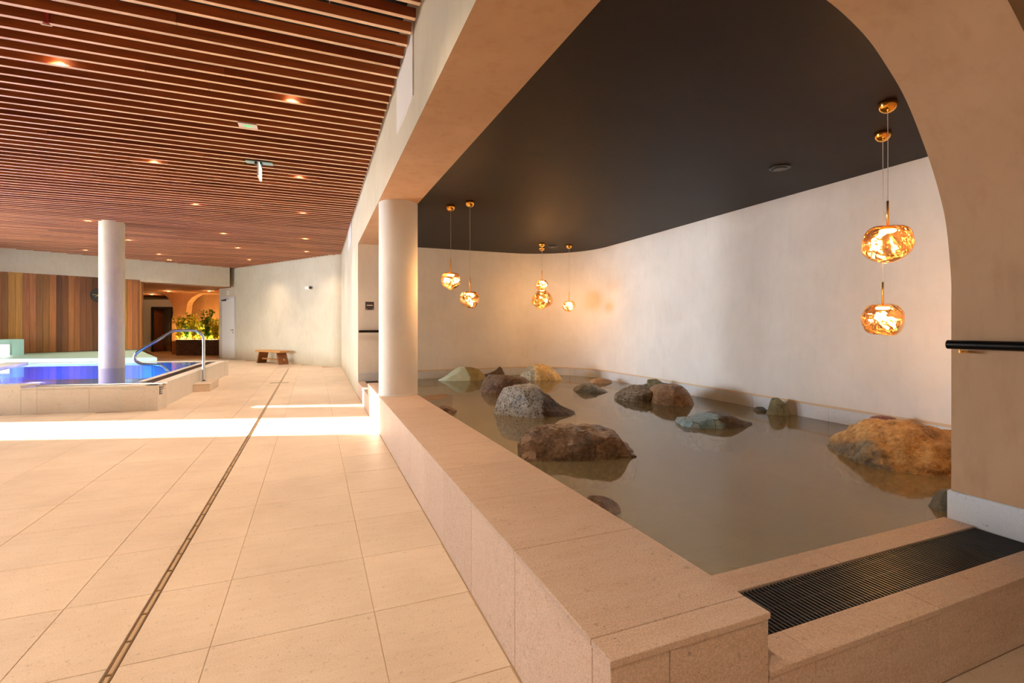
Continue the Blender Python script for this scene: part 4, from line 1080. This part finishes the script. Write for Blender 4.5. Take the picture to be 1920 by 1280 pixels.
rock('large dark brown wet block of rock, frontmost in the pond', [(972, 836), (975, 822), (983, 806), (1000, 791), (1020, 789), (1060, 792), (1130, 795), (1150, 803), (1160, 818), (1170, 838), (1185, 846)], 866, 0.34, m_dark, 11, n=4.6, amp=0.055, planes=5, sub=6, pull=0.8)
rock('pale speckled boulder with a brown sloping side behind the dark block', [(928, 766), (936, 750), (944, 731), (962, 727), (995, 725), (1006, 729), (1022, 740), (1036, 748), (1055, 758), (1076, 768)], 784, 0.34, m_grey, 12, n=4.2, amp=0.06, planes=4, sub=6, pull=0.8)
rock('brown speckled loaf-shaped rock behind the pale speckled boulder', [(901, 726), (906, 714), (915, 706), (940, 706), (985, 711), (993, 718), (999, 728)], 738, 0.40, m_brown, 13, n=4.2, amp=0.06, planes=4, pull=0.8)
rock('smooth pale green rock closest to the far wall by the column', [(822, 710), (832, 699), (845, 690), (870, 689), (885, 690), (898, 694), (905, 701), (911, 708)], 714, 0.17, m_green, 14, n=4.0, amp=0.012, planes=6, pull=1.0, crack=0)
rock('small dark pointed rock at the far wall', [(906, 703), (918, 699), (930, 694), (937, 687), (942, 692), (947, 703)], 706.5, 0.10, m_small, 15, n=2.6, amp=0.06)
rock('domed yellow rock with white veins near the far wall', [(970, 710), (980, 699), (990, 688), (1003, 683), (1020, 684), (1036, 691), (1046, 700), (1053, 710)], 713.5, 0.24, m_yel, 16, n=2.8, amp=0.05)
rock('low grey-green teardrop rock in the middle of the pond', [(1075, 732), (1083, 723), (1095, 719), (1112, 721), (1125, 726), (1140, 731)], 737, 0.28, m_flat, 17, n=2.6, amp=0.05)
rock('flat tan wedge of rock beside the curved plinth', [(1106, 716), (1114, 710), (1124, 709), (1138, 711), (1148, 715)], 719, 0.16, m_sub, 18, n=2.8, amp=0.02, planes=9, crack=0)
rock('cracked grey rock touching the rounded brown boulder', [(1156, 746), (1163, 737), (1178, 730), (1198, 724), (1216, 724), (1226, 730), (1232, 744)], 755, 0.30, m_pairl, 19, n=3.4, amp=0.085, planes=6, crack=1.0, sub=6)
rock('rounded brown boulder touching the cracked grey rock', [(1220, 746), (1225, 732), (1236, 725), (1256, 722), (1276, 724), (1288, 732), (1295, 742), (1297, 750)], 761, 0.34, m_pairr, 20, n=3.2, amp=0.05, planes=3, pull=0.7, sub=6)
rock('small mossy block peeking out behind the rounded boulder', [(1213, 720), (1215, 713), (1232, 712), (1249, 714), (1251, 722)], 737, 0.10, m_tri, 21, n=4.2, amp=0.05)
rock('blue-grey faced slab with a dark brown tail', [(1272, 790), (1275, 784), (1300, 783), (1325, 778), (1345, 776), (1362, 778), (1378, 785), (1392, 792), (1408, 797)], 803, 0.22, m_blue, 22, n=4.2, amp=0.05, planes=5, pull=0.8)
rock('upright greenish triangular rock against the right plinth', [(1439, 774), (1443, 756), (1449, 742), (1455, 741), (1462, 747), (1470, 758), (1478, 775)], 779, 0.09, m_tri, 23, n=3.0, amp=0.06)
rock('tiny flat stone beside the triangular rock', [(1415, 770), (1422, 765), (1432, 765), (1440, 771)], 772.5, 0.08, m_pil, 24, n=2.6, amp=0.05)
rock('maroon rock behind the big ochre boulder', [(1600, 802), (1612, 791), (1625, 784), (1657, 781), (1672, 784), (1685, 790), (1694, 800)], 824, 0.11, m_mar, 25, n=3.4, amp=0.03, planes=7, pull=1.0, crack=0.3)
rock('big ochre boulder with grey patches partly behind the arch pillar', [(1586, 838), (1594, 820), (1604, 807), (1624, 802), (1660, 799), (1700, 798), (1730, 801), (1765, 808), (1800, 818), (1825, 832), (1845, 850)], 892, 0.42, m_yb, 26, n=3.8, amp=0.075, planes=5, sub=6, pull=0.8, crack=0.8)
rock('dark green rock squeezed beside the arch pillar', [(1752, 958), (1759, 940), (1770, 926), (1790, 915), (1810, 925), (1822, 950)], 968, 0.09, m_pil, 27, n=2.8, amp=0.05)
rock('small brown rock half hidden behind the parapet edge', [(1085, 958), (1098, 945), (1112, 938), (1136, 941), (1155, 954), (1162, 962)], 968, 0.12, m_brown, 28, n=2.8, amp=0.05)
rock('low submerged tan slab beside the round column', [(775, 748), (800, 744), (825, 744), (847, 749)], 756, 0.40, m_sub, 29, n=3.2, amp=0.02, zw=ZW - 0.02, below=0.2, crack=0)
rock('brown submerged stone close to the parapet behind the column', [(810, 775), (828, 762), (845, 762), (858, 772)], 781, 0.18, m_brown, 30, n=2.8, amp=0.03, zw=ZW - 0.01, below=0.2)
